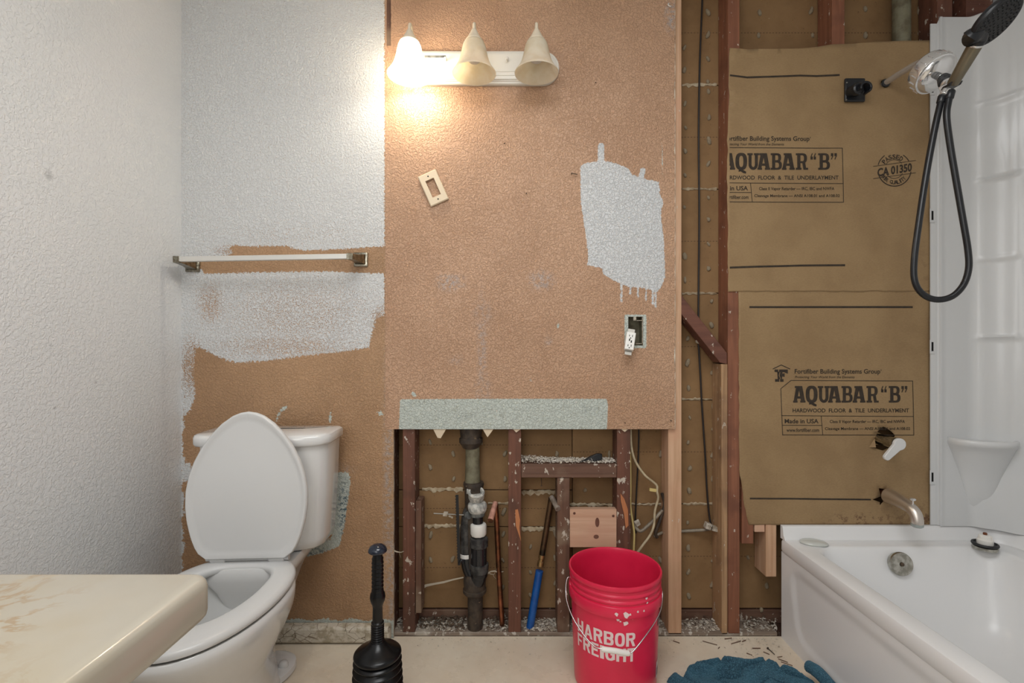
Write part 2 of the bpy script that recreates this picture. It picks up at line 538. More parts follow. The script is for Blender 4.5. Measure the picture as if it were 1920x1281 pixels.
def glass_shade(name, lit):
    t = NT(name)
    col = t.mix(t.rng(t.noise(30.0, 4.0), 0.35, 0.65), lin((250, 245, 232)), lin((244, 236, 218)))
    t.base(col); t.rough(0.35)
    tr = t.n.new('ShaderNodeBsdfTranslucent')
    t.link(col, tr.inputs['Color'])
    mx = t.n.new('ShaderNodeMixShader')
    mx.inputs[0].default_value = 0.62
    out = [n for n in t.n if n.type == 'OUTPUT_MATERIAL'][0]
    t.link(t.bsdf.outputs[0], mx.inputs[1]); t.link(tr.outputs[0], mx.inputs[2])
    if lit:                                   # the glass round the burning bulb glows
        t.bsdf.inputs['Emission Color'].default_value = (1.0, 0.90, 0.74, 1)
        t.bsdf.inputs['Emission Strength'].default_value = 8.0
        tp = t.n.new('ShaderNodeBsdfTransparent')
        m3 = t.n.new('ShaderNodeMixShader')
        m3.inputs[0].default_value = 0.5
        t.link(mx.outputs[0], m3.inputs[1]); t.link(tp.outputs[0], m3.inputs[2])
        mx = m3
    t.link(mx.outputs[0], out.inputs['Surface'])
    return t.m
M['shade'] = glass_shade('frosted_cream_glass', False)
M['shade_lit'] = glass_shade('frosted_cream_glass_lit', True)
def bulb_mat():
    t = NT('burning_bulb')
    t.base((1, 1, 1, 1))
    t.bsdf.inputs['Emission Color'].default_value = (1.0, 0.85, 0.62, 1)
    t.bsdf.inputs['Emission Strength'].default_value = 6.0
    return t.m
M['bulb'] = bulb_mat()

def towel_mat():
    t = NT('blue_terry')
    col = t.mix(t.rng(t.noise(11.0, 4.0), 0.35, 0.65), lin((44, 86, 106)), lin((28, 60, 78)))
    col = t.mix(t.rng(t.noise(300.0, 3.0), 0.45, 0.65), col, lin((72, 116, 136)))
    t.base(col); t.rough(0.95)
    t.bsdf.inputs['Sheen Weight'].default_value = 0.5
    t.bsdf.inputs['Sheen Tint'].default_value = lin((120, 180, 205))
    t.bump(t.math('ADD', t.noise(330.0, 3.0), t.noise(120.0, 3.0)), 0.006)
    return t.m
M['towel'] = towel_mat()

# ---------------------------------------------------------------- the room shell
XL, XR = -1.245, 1.84
ZC = 2.56
YN = -2.9
FRONT, BACK = 0.013, 0.100          # stud faces behind the drywall, and the far side of the stud bays

def struct(o):
    o['kind'] = 'structure'
    return o

struct(MB().box(XL - 0.1, XR + 0.1, YN - 0.1, 0.013, -0.08, 0.0).build('floor', M['floor']))
struct(MB().box(XL - 0.1, XR + 0.1, YN - 0.1, 0.16, ZC, ZC + 0.08).build('ceiling', M['ceiling']))
struct(MB().box(XL - 0.1, XL, YN, 0.14, 0.0, ZC).build('wall_left', M['white_wall']))
struct(MB().box(XR, XR + 0.1, YN, 0.14, 0.0, ZC).build('wall_right', M['white_wall']))
struct(MB().box(XL - 0.1, XR + 0.1, YN - 0.1, YN, 0.0, ZC).build('wall_front', M['white_wall']))
WALL = struct(MB().box(XL, XR, 0.122, 0.150, -0.08, ZC).build('wall_back', M['dusty_wood']))

def drywall(name, mat, outline_rect, cuts, layers, step=0.009, y0=0.0, y1=0.0125, edge_default=0.012):
    """a gypsum panel: front grid carrying the paint layers, with rectangular cuts and real thickness"""
    x0, x1, z0, z1 = outline_rect
    xs = set(np.linspace(x0, x1, max(2, int((x1 - x0) / step))).round(5))
    zs = set(np.linspace(z0, z1, max(2, int((z1 - z0) / step))).round(5))
    for a, b, c, d in cuts:
        xs |= {round(v, 5) for v in (a, b) if x0 <= v <= x1}
        zs |= {round(v, 5) for v in (c, d) if z0 <= v <= z1}
    xs, zs = sorted(xs), sorted(zs)
    nx, nz = len(xs), len(zs)
    Xg, Zg = np.meshgrid(np.array(xs), np.array(zs))
    v = [(x, y0, z) for z in zs for x in xs] + [(x, y1, z) for z in zs for x in xs]
    off = nx * nz
    keep = np.ones((nz - 1, nx - 1), bool)
    for j in range(nz - 1):
        zc = (zs[j] + zs[j + 1]) / 2
        for i in range(nx - 1):
            xc = (xs[i] + xs[i + 1]) / 2
            for a, b, c, d in cuts:
                if a < xc < b and c < zc < d:
                    keep[j, i] = False
    f, mi = [], []
    for j in range(nz - 1):
        for i in range(nx - 1):
            if not keep[j, i]:
                continue
            a = j * nx + i
            f.append((a, a + 1, a + nx + 1, a + nx)); mi.append(0)
            f.append((off + a, off + a + nx, off + a + nx + 1, off + a + 1)); mi.append(1)
            if i == 0 or not keep[j, i - 1]:
                f.append((a, a + nx, off + a + nx, off + a)); mi.append(1)
            if i == nx - 2 or not keep[j, i + 1]:
                f.append((a + 1, off + a + 1, off + a + nx + 1, a + nx + 1)); mi.append(1)
            if j == 0 or not keep[j - 1, i]:
                f.append((a, off + a, off + a + 1, a + 1)); mi.append(1)
            if j == nz - 2 or not keep[j + 1, i]:
                f.append((a + nx, a + nx + 1, off + a + nx + 1, off + a + nx)); mi.append(1)
    me = bpy.data.meshes.new(name)
    me.from_pydata(v, [], f)
    me.materials.append(M[mat]); me.materials.append(M['gypsum'])
    me.polygons.foreach_set('material_index', mi)
    n = off
    for key, arr in layers(Xg, Zg).items():
        at = me.attributes.new(key, 'FLOAT', 'POINT')
        flat = np.concatenate([arr.ravel(), arr.ravel()]).astype(np.float32)
        at.data.foreach_set('value', flat)
    me.update()
    o = bpy.data.objects.new(name, me)
    COL.objects.link(o)
    o.parent = WALL
    return o

def blobs(X, Z, spots, Y=0.0):
    """soft round spots: (px, py, rx, rz in pixels, strength)"""
    out = np.zeros(X.shape)
    for px, py, rx, rz, s in spots:
        p = P(px, py, Y)
        r = np.sqrt(((X - p.x) / px2m(rx, Y)) ** 2 + ((Z - p.z) / px2m(rz, Y)) ** 2)
        out = np.maximum(out, s * np.clip(1.35 - r, 0, 1))
    return out

def streak(X, Z, x0, y0, x1, y1, hw):
    a, b = P(x0, y0), P(x1, y1)
    ex, ez = b.x - a.x, b.z - a.z
    t = np.clip(((X - a.x) * ex + (Z - a.z) * ez) / (ex * ex + ez * ez), 0, 1)
    return px2m(hw) - np.sqrt((X - a.x - t * ex) ** 2 + (Z - a.z - t * ez) ** 2)

def layers_a(X, Z):
    top = ppoly([(300, -60), (721, -60), (721, 462), (690, 464), (640, 467), (575, 470), (548, 466), (540, 461), (470, 462), (436, 460), (428, 468), (438, 474), (425, 480), (360, 484), (346, 500), (300, 500)])
    mid = ppoly([(300, 470), (345, 490), (378, 506), (384, 514), (440, 512), (520, 510), (600, 509), (660, 511), (720, 513), (721, 590), (704, 600), (694, 640), (690, 652), (640, 660), (560, 668), (490, 678), (440, 680), (405, 668), (382, 654), (360, 650), (348, 655), (345, 690), (347, 760), (342, 790), (341, 860), (300, 860)])
    band = ppoly([(340, 640), (372, 652), (368, 700), (372, 745), (360, 775), (344, 790), (340, 780)])
    blob1 = ppoly([(340, 870), (356, 868), (362, 885), (352, 905), (340, 900)])
    sw = np.maximum(sdf(X, Z, top), sdf(X, Z, mid))
    sw = np.maximum(sw, sdf(X, Z, band) - 0.012)
    sw = np.maximum(sw, sdf(X, Z, blob1))
    lft = P(349, 0).x
    wob = 0.004 * np.sin(Z * 40) + 0.004 * np.sin(Z * 97)
    sw = np.maximum(sw, np.where(Z > P(0, 1090).z, (P(343, 0).x + wob - X), -1))
    bare = ppoly([(626, 892), (636, 884), (655, 886), (658, 905), (652, 950), (644, 1000), (636, 1026), (600, 1040), (570, 1046), (556, 1058), (560, 1020), (620, 1010)])
    base_edge = np.where(X > P(500, 0).x, P(0, 1162).z - Z + .004 * np.sin(X * 60), -1)
    chip = ppoly([(708, 773), (716, 771), (719, 777), (711, 781)])
    ch2 = ppoly([(516, 790), (522, 772), (528, 764), (534, 760), (540, 763), (536, 770), (528, 772), (521, 790)])
    ch3 = ppoly([(616, 790), (618, 772), (621, 773), (622, 795)])
    sb = np.maximum.reduce([sdf(X, Z, bare) - 0.002, base_edge, sdf(X, Z, chip), sdf(X, Z, ch2) - 0.001, sdf(X, Z, ch3)])
    thin = blobs(X, Z, [(560, 590, 170, 75, 0.55), (395, 570, 30, 45, 0.8), (360, 690, 26, 60, 1.0), (540, 650, 160, 28, 0.7), (712, 600, 18, 30, 1.0), (560, 440, 160, 25, 0.25), (430, 470, 30, 12, 0.8)])
    smear = blobs(X, Z, [(728, 900, 9, 300, 0.6), (735, 1080, 6, 120, 0.8), (640, 880, 25, 10, 0.3)])
    stain = blobs(X, Z, [(645, 960, 12, 60, 1.0), (590, 1036, 30, 12, 0.8)])
    edge = np.full(X.shape, 0.030)
    edge[(Z < P(0, 600).z)] = 0.045
    return dict(sd_white=sw, sd_bare=sb, thin=thin, smear=smear, stain=stain, edge=edge)

def layers_b(X, Z):
    patch = ppoly([(1088, 312), (1100, 305), (1120, 303), (1138, 302), (1160, 308), (1178, 316), (1186, 328), (1210, 336), (1235, 341), (1238, 366), (1244, 378), (1239, 402), (1245, 450), (1247, 520), (1240, 538), (1234, 546), (1205, 540), (1178, 538), (1150, 526), (1131, 514), (1129, 503), (1101, 497), (1103, 480), (1096, 425), (1089, 380)])
    sw = sdf(X, Z, patch)
    for a in ((1127, 274, 1127, 310, 6), (1165, 530, 1165, 567, 2.0), (1182, 535, 1182, 551, 1.8), (1196, 535, 1196, 558, 1.6), (1211, 535, 1211, 563, 1.6), (1224, 538, 1224, 570, 2.0), (1229, 538, 1229, 576, 1.8), (1205, 320, 1200, 345, 5)):
        sw = np.maximum(sw, streak(X, Z, *a))
    strip = ppoly([(750, 749), (900, 748), (1137, 748), (1140, 760), (1138, 806), (748, 807)])
    plate = ppoly([(1171, 590), (1212, 590), (1212, 653), (1171, 652)])
    sb = np.maximum(sdf(X, Z, strip), sdf(X, Z, plate))
    for a in ((1047, 608, 1046, 614, 2.0), (774, 738, 778, 742, 3), (1240, 250, 1243, 330, 0.8), (995, 712, 996, 714, 1.5)):
        sb = np.maximum(sb, streak(X, Z, *a))
    smear = blobs(X, Z, [(845, 530, 26, 16, 0.7), (1015, 526, 24, 18, 0.7), (904, 650, 9, 100, 0.5), (905, 590, 18, 30, 0.35), (905, 730, 16, 30, 0.4), (1028, 640, 8, 10, 0.4), (1258, 30, 12, 30, 0.8), (855, 675, 14, 10, 0.3)])
    stain = blobs(X, Z, [(868, 780, 16, 6, 0.35), (1100, 770, 10, 12, 0.25)])
    edge = np.full(X.shape, 0.016)
    return dict(sd_white=sw, sd_bare=sb, thin=np.zeros(X.shape), smear=smear, stain=stain, edge=edge)

xa = P(722, 0).x; xa2 = P(738, 0).x; zb = P(0, 805).z
pa = drywall('drywall_panel', 'wall_a', (XL, xa2, 0.0, ZC), [(xa, 9, zb, 9)], layers_a)
xb0, xb1 = P(722.2, 0).x, P(1266, 0).x
h0, h1 = P(1178, 648), P(1206, 594)
OUT = (h0.x, h1.x, h0.z, h1.z)
pb = drywall('drywall_panel', 'wall_b', (xb0, xb1, zb, ZC), [OUT], layers_b, 0.006)
pa['label'] = 'white over brown painted drywall behind the toilet'
pb['label'] = 'brown painted drywall panel under the vanity light'

# corner tape strip showing at the joint between both panels
sg = MB()
zz = np.linspace(P(0, 86).z, ZC, 24)
lo = [[(P(725, 0).x + RND.uniform(0, .002), -0.0012, z), (P(733, 0).x + RND.uniform(-.003, .002), -0.0012, z), (P(733, 0).x, -0.0002, z), (P(725, 0).x, -0.0002, z)] for z in zz]
sg.loops(lo).build('joint_tape', M['dusty_wood'], WALL)

def part(name, mb, mat, bevel=None, smooth=None, label=None):
    o = mb.build(name, mat, WALL, bevel=bevel, smooth=smooth)
    if label: o['label'] = label
    return o

# gypsum lath boards across the back of the stud bays
LB = 0.105
def zb_(py): return P(0, py, LB).z
rows_r = [ZC - 0.01, zb_(160), zb_(355), zb_(550), zb_(750), zb_(945), zb_(1141)]
rows_l = [ZC - 0.01, zb_(160), zb_(355), zb_(550), zb_(750), zb_(919), zb_(988), zb_(1141)]
def lath(x0, x1, rows):
    for a, b in zip(rows[:-1], rows[1:]):
        c = Vector(((x0 + x1) / 2, LB + 0.005, (a + b) / 2))
        hx, hz = (x1 - x0) / 2 - 0.0012, (a - b) / 2 - 0.0016
        o = MB().box(-hx, hx, -0.005 - RND.uniform(0, .0015), 0.005, -hz, hz).build('lath_board', M['lath'], WALL, bevel=0.002)
        o.location = c
lath(-0.62, 0.235, rows_l)
lath(0.235, 0.62, rows_r)
lath(0.62, XR, rows_r)
# the foot of the bays
part('trim_board', MB().box(-0.6, XR, 0.100, 0.118, 0.0, zb_(1143)), M['old_wood_x'], 0.002)

# plaster squeezed through the lath
key_meshes = []
for s in range(4):
    bm = bmesh.new()
    bmesh.ops.create_icosphere(bm, subdivisions=2, radius=1.0)
    for v in bm.verts:
        k = 1 + 0.42 * mnoise.noise(v.co * 1.3 + Vector((s * 9.1, 0, 0)))
        v.co = Vector((v.co.x * k * 0.85, v.co.y * k * 0.75, v.co.z * k * 1.05))
    me = bpy.data.meshes.new('plaster_key')
    bm.to_mesh(me); bm.free()
    me.materials.append(M['plaster'])
    me.shade_smooth()
    key_meshes.append(me)
KEYS = [(1327, 24), (1327, 66), (1327, 111), (1327, 154), (1328, 172), (1329, 221), (1329, 264), (1328, 308), (1328, 371), (1328, 412),
        (1283, 90), (1283, 132), (1284, 195), (1284, 284), (1284, 329), (1283, 389), (1328, 458), (1328, 504), (1334, 565), (1334, 610), (1334, 699), (1336, 761),
        (1336, 805), (1284, 481), (1284, 525), (1289, 635), (1289, 680), (1291, 728), (1293, 783), (1293, 878), (1292, 920), (1289, 980), (1290, 1027), (1290, 1072),
        (1291, 1117), (1336, 853), (1336, 897), (1335, 1051), (1335, 1095), (1424, 25), (1422, 67), (1520, 21), (1523, 67), (1622, 18), (1622, 67), (1722, 21), (1723, 63),
        (807, 829), (850, 851), (807, 876), (851, 898), (947, 851), (903, 829), (947, 898), (945, 959), (944, 1002), (943, 1050), (943, 1101), (808, 1003),
        (808, 1050), (849, 1048), (1044, 851), (995, 1025), (995, 1073), (995, 1116), (1041, 1000), (1040, 1046), (1041, 1093), (1142, 851), (1097, 919), (1238, 851), (1238, 1050), (1437, 1098), (1427, 1143), (1285, 240), (1290, 830), (1402, 1045)]
for i, (kx, ky) in enumerate(KEYS):
    o = bpy.data.objects.new('plaster_key', key_meshes[i % 4])
    COL.objects.link(o)
    o.parent = WALL
    p = P(kx, ky, LB)
    o.location = (p.x, LB - 0.002, p.z)
    s = RND.uniform(0.0072, 0.0105)
    o.scale = (s * RND.uniform(.8, 1.05), s, s * RND.uniform(0.9, 1.7))
    o.rotation_euler = (0, RND.uniform(-.5, .5), 0)
# ragged ridges along the board joints
def ridge(px0, px1, py, h0=5, h1=11):
    mb = MB()
    n = max(4, int((px1 - px0) / 4))
    a = [(P(px0 + (px1 - px0) * i / n, 0, LB).x, py - RND.uniform(1, 4), py + RND.uniform(h0, h1) * (0.4 + 0.6 * abs(math.sin(i * .9 + py)))) for i in range(n + 1)]
    lo = []
    for x, t, b in a:
        zt, zl = zb_(t), zb_(b)
        lo.append([(x, LB - .001, zt), (x, LB - .006, (zt * .6 + zl * .4)), (x, LB - .0035, zl), (x, LB + .001, zl)])
    mb.loops(lo)
    part('plaster_ridge', mb, M['plaster'], smooth=60)
for r in ((1278, 1343, 159, 2, 7), (1278, 1343, 355, 1, 5), (1278, 1343, 551, 0, 3), (1278, 1340, 749, 0, 3), (1280, 1340, 945, 1, 3), (792, 868, 917, 2, 8), (792, 866, 985, 3, 7),
          (915, 953, 944, 1, 3), (978, 1046, 922, 2, 10), (978, 1046, 990, 4, 9), (1068, 1158, 946, 1, 7), (1182, 1241, 946, 0, 3)):
    ridge(*r)

# ---------------------------------------------------------------- framing
def stud(px0, px1, py0, py1, mat, y0=FRONT, y1=BACK, name='stud', label=None, bev=0.002):
    a, b = P(px0, py0, y0), P(px1, py1, y0)
    return part(name, MB().box(a.x, b.x, y0, y1, b.z, min(a.z, ZC - .005)), M[mat], bev, label=label)
stud(706, 738, -200, 1186, 'old_wood', 0.0135)
stud(755, 778, -200, 1186, 'old_wood')
stud(779, 790, 940, 1150, 'dusty_wood', 0.018, 0.085)
stud(953, 977, 780, 1186, 'old_wood')
stud(1045, 1068, 897, 1186, 'dusty_wood')
stud(1157, 1182, 780, 1186, 'old_wood')
stud(1253, 1278, -200, 1190, 'new_pine', label='new pale pine stud at the edge of the brown panel')
stud(1365, 1387, -200, 1189, 'red_wood', label='reddish brown stud beside the kraft paper')
stud(1353, 1364.4, 683, 1190, 'aged_pine')
stud(1560, 1584, -200, 760, 'red_wood')
stud(1758, 1786, -200, 900, 'old_wood')
stud(1812, 1862, -200, 900, 'brace_wood')
stud(1391, 1413, 560, 1020, 'red_wood', name='stud_end')
stud(1415, 1434, 960, 998, 'new_pine_x', name='blocking')
stud(1436, 1456, 700, 1082, 'new_pine', name='stud_end', label='pale pine stud end beside the tub apron')
# sole plate, joined to the floor
plate_top = P(0, 1186, FRONT).z
part('sole_plate', MB().box(-0.62, 1.0, FRONT, 0.0995, 0.0, plate_top), M['plate_wood'], 0.003)
# diagonal let-in brace running down into the stud
br = MB()
q = [P(1200, 455, 0.016), P(1363.5, 662, 0.016), P(1363.5, 683, 0.016), P(1350, 680, 0.016), P(1200, 492, 0.016)]
br.prism([(v.x, v.z) for v in q], ((0, 0.016, 0), (1, 0, 0), (0, 0, 1), (0, 1, 0)), 0.070)
part('brace', br, M['brace_wood'], 0.002, label='diagonal brown brace between the studs')
# horizontal blocking with plaster dust and the new board nailed below it
a, b = P(977.5, 872, FRONT), P(1156.5, 896, FRONT)
part('blocking', MB().box(a.x, b.x, FRONT, BACK - .001, b.z, a.z + 0.003), M['old_wood_x'], 0.002)
a, b = P(1068.5, 956, FRONT), P(1160, 1027, FRONT)
part('blocking', MB().box(a.x, P(1156.5, 0, FRONT).x, FRONT + .002, 0.045, b.z, a.z), M['new_pine_x'], 0.0015, label='new pink pine board with two knots')
kn = MB()
for (kx, ky, rx, rz) in ((1120, 980, 4, 9), (1118, 1007, 5, 4), (1077, 963, 2.5, 2.5), (1150, 968, 2.5, 2.5)):
    c = P(kx, ky, FRONT)
    kn.add([(c.x + px2m(rx) * math.cos(t), FRONT + 0.0014, c.z + px2m(rz) * math.sin(t)) for t in np.linspace(0, 2 * PI, 14, endpoint=False)], [tuple(range(14))])
part('knot', kn, M['brace_wood'])
# splintered strips on the old studs
def splinter(pts, y=FRONT - 0.004):
    mb = MB()
    mb.prism([(P(x, z, FRONT).x, P(x, z, FRONT).z) for x, z in pts], ((0, y, 0), (1, 0, 0), (0, 0, 1), (0, 1, 0)), 0.0055)
    part('splinter', mb, M['pale_wood'])
splinter([(966, 956), (971, 955), (975, 975), (974, 990), (977, 1015), (972, 1000), (967, 985)])
splinter([(1163, 925), (1170, 935), (1177, 955), (1178, 985), (1173, 990), (1170, 965), (1164, 940)])
# torn paper hanging from the cut edge of the panel
for pts in ([(812, 806), (836, 806), (826, 823), (820, 822)], [(905, 806), (925, 806), (914, 821)], [(962, 806), (976, 806), (968, 812)], [(1165, 806), (1178, 806), (1172, 811)]):
    mb = MB().prism([(P(x, z).x, P(x, z).z + .001) for x, z in pts], ((0, 0.004, 0), (1, 0, 0), (0, 0, 1), (0, 1, 0)), 0.001)
    part('torn_paper', mb, M['paper_white'])
# the electrical box set into the panel
eb = MB()
x0, x1, z0, z1 = OUT
x0 -= .002; x1 += .002; z0 -= .002; z1 += .002
t_ = 0.0016
eb.box(x0, x0 + t_, 0.002, 0.06, z0, z1).box(x1 - t_, x1, 0.002, 0.06, z0, z1).box(x0, x1, 0.002, 0.06, z0, z0 + t_).box(x0, x1, 0.002, 0.06, z1 - t_, z1).box(x0, x1, 0.058, 0.06, z0, z1)
ebo = part('electrical_box', eb, M['vent_pipe'])
sc_ = MB()
cx_ = (x0 + x1) / 2
sc_.box(cx_ - .008, cx_ + .002, 0.001, 0.006, z1 - .016, z1 - .003).box(cx_ + .004, x1 - .004, 0.001, 0.0025, z1 - .017, z1 - .015).box(x1 - .006, x1 - .0035, 0.0005, 0.0025, z0 + .008, z1 - .004).box(cx_, x1 - .003, 0.0005, 0.0025, z0 + .008, z0 + .0105)
part('box_ear', sc_, M['clamp'])
p = P(1015, 897, .04)
part('nail', MB().tube([p, p + Vector((.001, 0, -.028))], .0016, 6).lathe([(.0036, 0), (.0034, .002)], p + Vector((.001, 0, -.030)), (0, 0, 1), 8), M['dirt'])
# small nails and hooks left in the panel
for nx_, ny_ in ((1258, 789), (1172, 793), (946, 269), (987, 363), (1117, 155)):
    p = P(nx_, ny_)
    part('nail', MB().lathe([(0.0022, -0.002), (0.0024, 0.0), (0.001, 0.006)], (p.x, 0.0, p.z), (0, 1, 0), 8), M['dirt'])
p = P(1071, 326)
part('hook', MB().tube(spline([p + Vector((0, .004, 0)), p + Vector((.002, -.006, 0)), p + Vector((.014, -.010, -.004)), p + Vector((.022, -.008, -.005))], 4), 0.0017, 6), M['dirt'])
p = P(1255, 12)
part('hook', MB().tube(spline([p + Vector((0, .004, .006)), p + Vector((-.004, -.008, .006)), p + Vector((-.008, -.01, 0)), p + Vector((-.002, -.01, -.006)), p + Vector((.004, -.008, -.004))], 4), 0.0016, 6), M['white_plastic'])
# ragged white edge along the cut sides of the panel
eg = MB()
zs_ = np.linspace(zb, ZC - .01, 160)
lo = []
for z in zs_:
    w = 0.0012 + 0.0012 * abs(mnoise.noise(Vector((z * 30, 0, 0)))) + (0.0025 if mnoise.noise(Vector((z * 9, 5, 0))) > .35 else 0)
    lo.append([(xb1 - w, -0.0006, z), (xb1 + .0004, -0.0006, z), (xb1 + .0004, 0.004, z), (xb1 - w, 0.004, z)])
eg.loops(lo)
part('panel_edge', eg, M['gypsum'])

# baseboard behind the toilet
bb = struct(MB().box(XL + .002, P(737, 0).x - .004, -0.042, -0.0005, 0.004, P(0, 1174, -.03).z).build('baseboard_back', M['baseboard'], bevel=0.010))
# ---------------------------------------------------------------- lettering
def text_geo(body, bold=0.0):
    """built-in font outline as flat geometry, normalised to the unit box of its ink"""
    cu = bpy.data.curves.new('lettering', 'FONT')
    cu.body = body
    cu.size = 1.0
    cu.resolution_u = 3
    cu.offset = bold
    o = bpy.data.objects.new('lettering', cu)
    me = bpy.data.meshes.new_from_object(o)
    v = np.array([tuple(x.co) for x in me.vertices])
    f = [tuple(p.vertices) for p in me.polygons]
    bpy.data.objects.remove(o); bpy.data.curves.remove(cu); bpy.data.meshes.remove(me)
    lo, hi = v.min(0), v.max(0)
    uv = [((a - lo[0]) / (hi[0] - lo[0]), (b - lo[1]) / (hi[1] - lo[1])) for a, b, _ in v]
    return uv, f

class Print:
    """flat print gathered in pixel coordinates"""
    def __init__(self):
        self.v, self.f = [], []
    def add(self, pts, faces):
        o = len(self.v)
        self.v += [tuple(p) for p in pts]
        self.f += [tuple(i + o for i in f) for f in faces]
    def text(self, body, x0, y0, x1, y1, bold=0.0, shear=0.0):
        uv, f = text_geo(body, bold)
        self.add([(x0 + u * (x1 - x0) + shear * v * (y1 - y0), y1 + v * (y0 - y1)) for u, v in uv], f)
    def poly(self, pts):
        self.add(pts, [tuple(range(len(pts)))])
    def line(self, pts, w):
        for a, b in zip(pts[:-1], pts[1:]):
            a, b = Vector(a), Vector(b)
            d = (b - a).normalized(); n = Vector((-d.y, d.x)) * w / 2; e = d * w * .3
            a, b = a - e, b + e
            k = max(1, int((b - a).length / 6))            # short pieces, so that lines follow the paper
            for i in range(k):
                p, q = a.lerp(b, i / k), a.lerp(b, (i + 1) / k)
                self.poly([p - n, q - n, q + n, p + n])
    def arc(self, cx, cy, r, a0, a1, w, n=24, ry=None):
        ry = ry or r
        p, q = [], []
        for i in range(n + 1):
            a = math.radians(a0 + (a1 - a0) * i / n)
            p.append((cx + (r + w / 2) * math.cos(a), cy - (ry + w / 2) * math.sin(a)))
            q.append((cx + (r - w / 2) * math.cos(a), cy - (ry - w / 2) * math.sin(a)))
        m = len(p)
        self.add(p + q, [(i, i + 1, m + i + 1, m + i) for i in range(m - 1)])

def slab(pr, ch, x, y0, y1, w):
    """heavy slab-serif capitals, ink from x to x+w"""
    h = y1 - y0
    def T(u, v): return (x + u * w, y1 - v * h)
    def pg(*pts): pr.poly([T(*p) for p in pts])
    def bowl(u0, v0, u1, v1, tu, tv, a0=-90, a1=90, n=10):
        cx_, cz_ = u0, (v0 + v1) / 2
        A, B = [], []
        for i in range(n + 1):
            a = math.radians(a0 + (a1 - a0) * i / n)
            A.append(T(cx_ + (u1 - u0) * max(math.cos(a), 0) ** .8 * 1.0, cz_ + (v1 - v0) / 2 * math.copysign(abs(math.sin(a)) ** .8, math.sin(a))))
            B.append(T(cx_ + (u1 - u0 - tu) * max(math.cos(a), 0) ** .8, cz_ + ((v1 - v0) / 2 - tv) * math.copysign(abs(math.sin(a)) ** .8, math.sin(a))))
        m = n + 1
        pr.add(A + B, [(i, i + 1, m + i + 1, m + i) for i in range(n)])
    if ch == 'A':
        pg((.04, .08), (.30, .08), (.56, 1), (.26, 1)); pg((.42, 1), (.74, 1), (.96, .08), (.64, .08))
        pg((.22, .24), (.74, .24), (.70, .38), (.28, .38)); pg((.14, .88), (.6, .88), (.6, 1), (.14, 1))
        pg((0, 0), (.36, 0), (.36, .12), (0, .12)); pg((.58, 0), (1, 0), (1, .12), (.58, .12))
    elif ch == 'Q':
        A, B = [], []
        for i in range(29):
            a = 2 * PI * i / 28
            c, s = math.cos(a), math.sin(a)
            c2, s2 = math.copysign(abs(c) ** .75, c), math.copysign(abs(s) ** .75, s)
            A.append(T(.5 + .48 * c2, .5 + .52 * s2)); B.append(T(.5 + .17 * c2, .5 + .34 * s2))
        pr.add(A + B, [(i, i + 1, 30 + i, 29 + i) for i in range(28)])
        pg((.30, .04), (.62, .0), (.90, -.12), (.88, -.24), (.66, -.20), (.46, -.10), (.28, -.12))
    elif ch == 'U':
        pg((.10, .3), (.36, .3), (.36, 1), (.10, 1)); pg((.64, .3), (.90, .3), (.90, 1), (.64, 1))
        pg((0, .88), (.46, .88), (.46, 1), (0, 1)); pg((.56, .88), (1, .88), (1, 1), (.56, 1))
        A, B = [], []
        for i in range(15):
            a = PI + PI * i / 14
            A.append(T(.5 + .40 * math.cos(a), .32 + .33 * math.sin(a))); B.append(T(.5 + .14 * math.cos(a), .32 + .16 * math.sin(a)))
        pr.add(A + B, [(i, i + 1, 16 + i, 15 + i) for i in range(14)])
    elif ch == 'B':
        pg((.12, 0), (.40, 0), (.40, 1), (.12, 1)); pg((0, .88), (.5, .88), (.5, 1), (0, 1)); pg((0, 0), (.5, 0), (.5, .12), (0, .12))
        for v0, v1, u1 in ((.46, 1, .93), (0, .56, 1.0)):
            pg((.38, v0), (.58, v0), (.58, v0 + .12), (.38, v0 + .12)); pg((.38, v1 - .12), (.58, v1 - .12), (.58, v1), (.38, v1))
            bowl(.56, v0, u1, v1, .26, .12)
    elif ch == 'R':
        pg((.12, 0), (.38, 0), (.38, 1), (.12, 1)); pg((0, .88), (.5, .88), (.5, 1), (0, 1)); pg((0, 0), (.46, 0), (.46, .12), (0, .12))
        pg((.36, .40), (.56, .40), (.56, .52), (.36, .52)); pg((.36, .88), (.56, .88), (.56, 1), (.36, 1))
        bowl(.54, .40, .92, 1, .25, .12)
        pg((.52, .46), (.76, .46), (.86, .0), (.62, .0)); pg((.62, 0), (1, 0), (1, .12), (.62, .12))
    elif ch in '\u201c\u201d':
        for u in (0.05, .55):
            if ch == '\u201c':
                pg((u, .62), (u + .36, .62), (u + .36, .80), (u, .80)); pg((u, .78), (u + .16, .78), (u + .36, 1), (u + .22, 1))
            else:
                pg((u, .82), (u + .36, .82), (u + .36, 1), (u, 1)); pg((u + .20, .84), (u + .36, .84), (u + .14, .62), (u, .62))

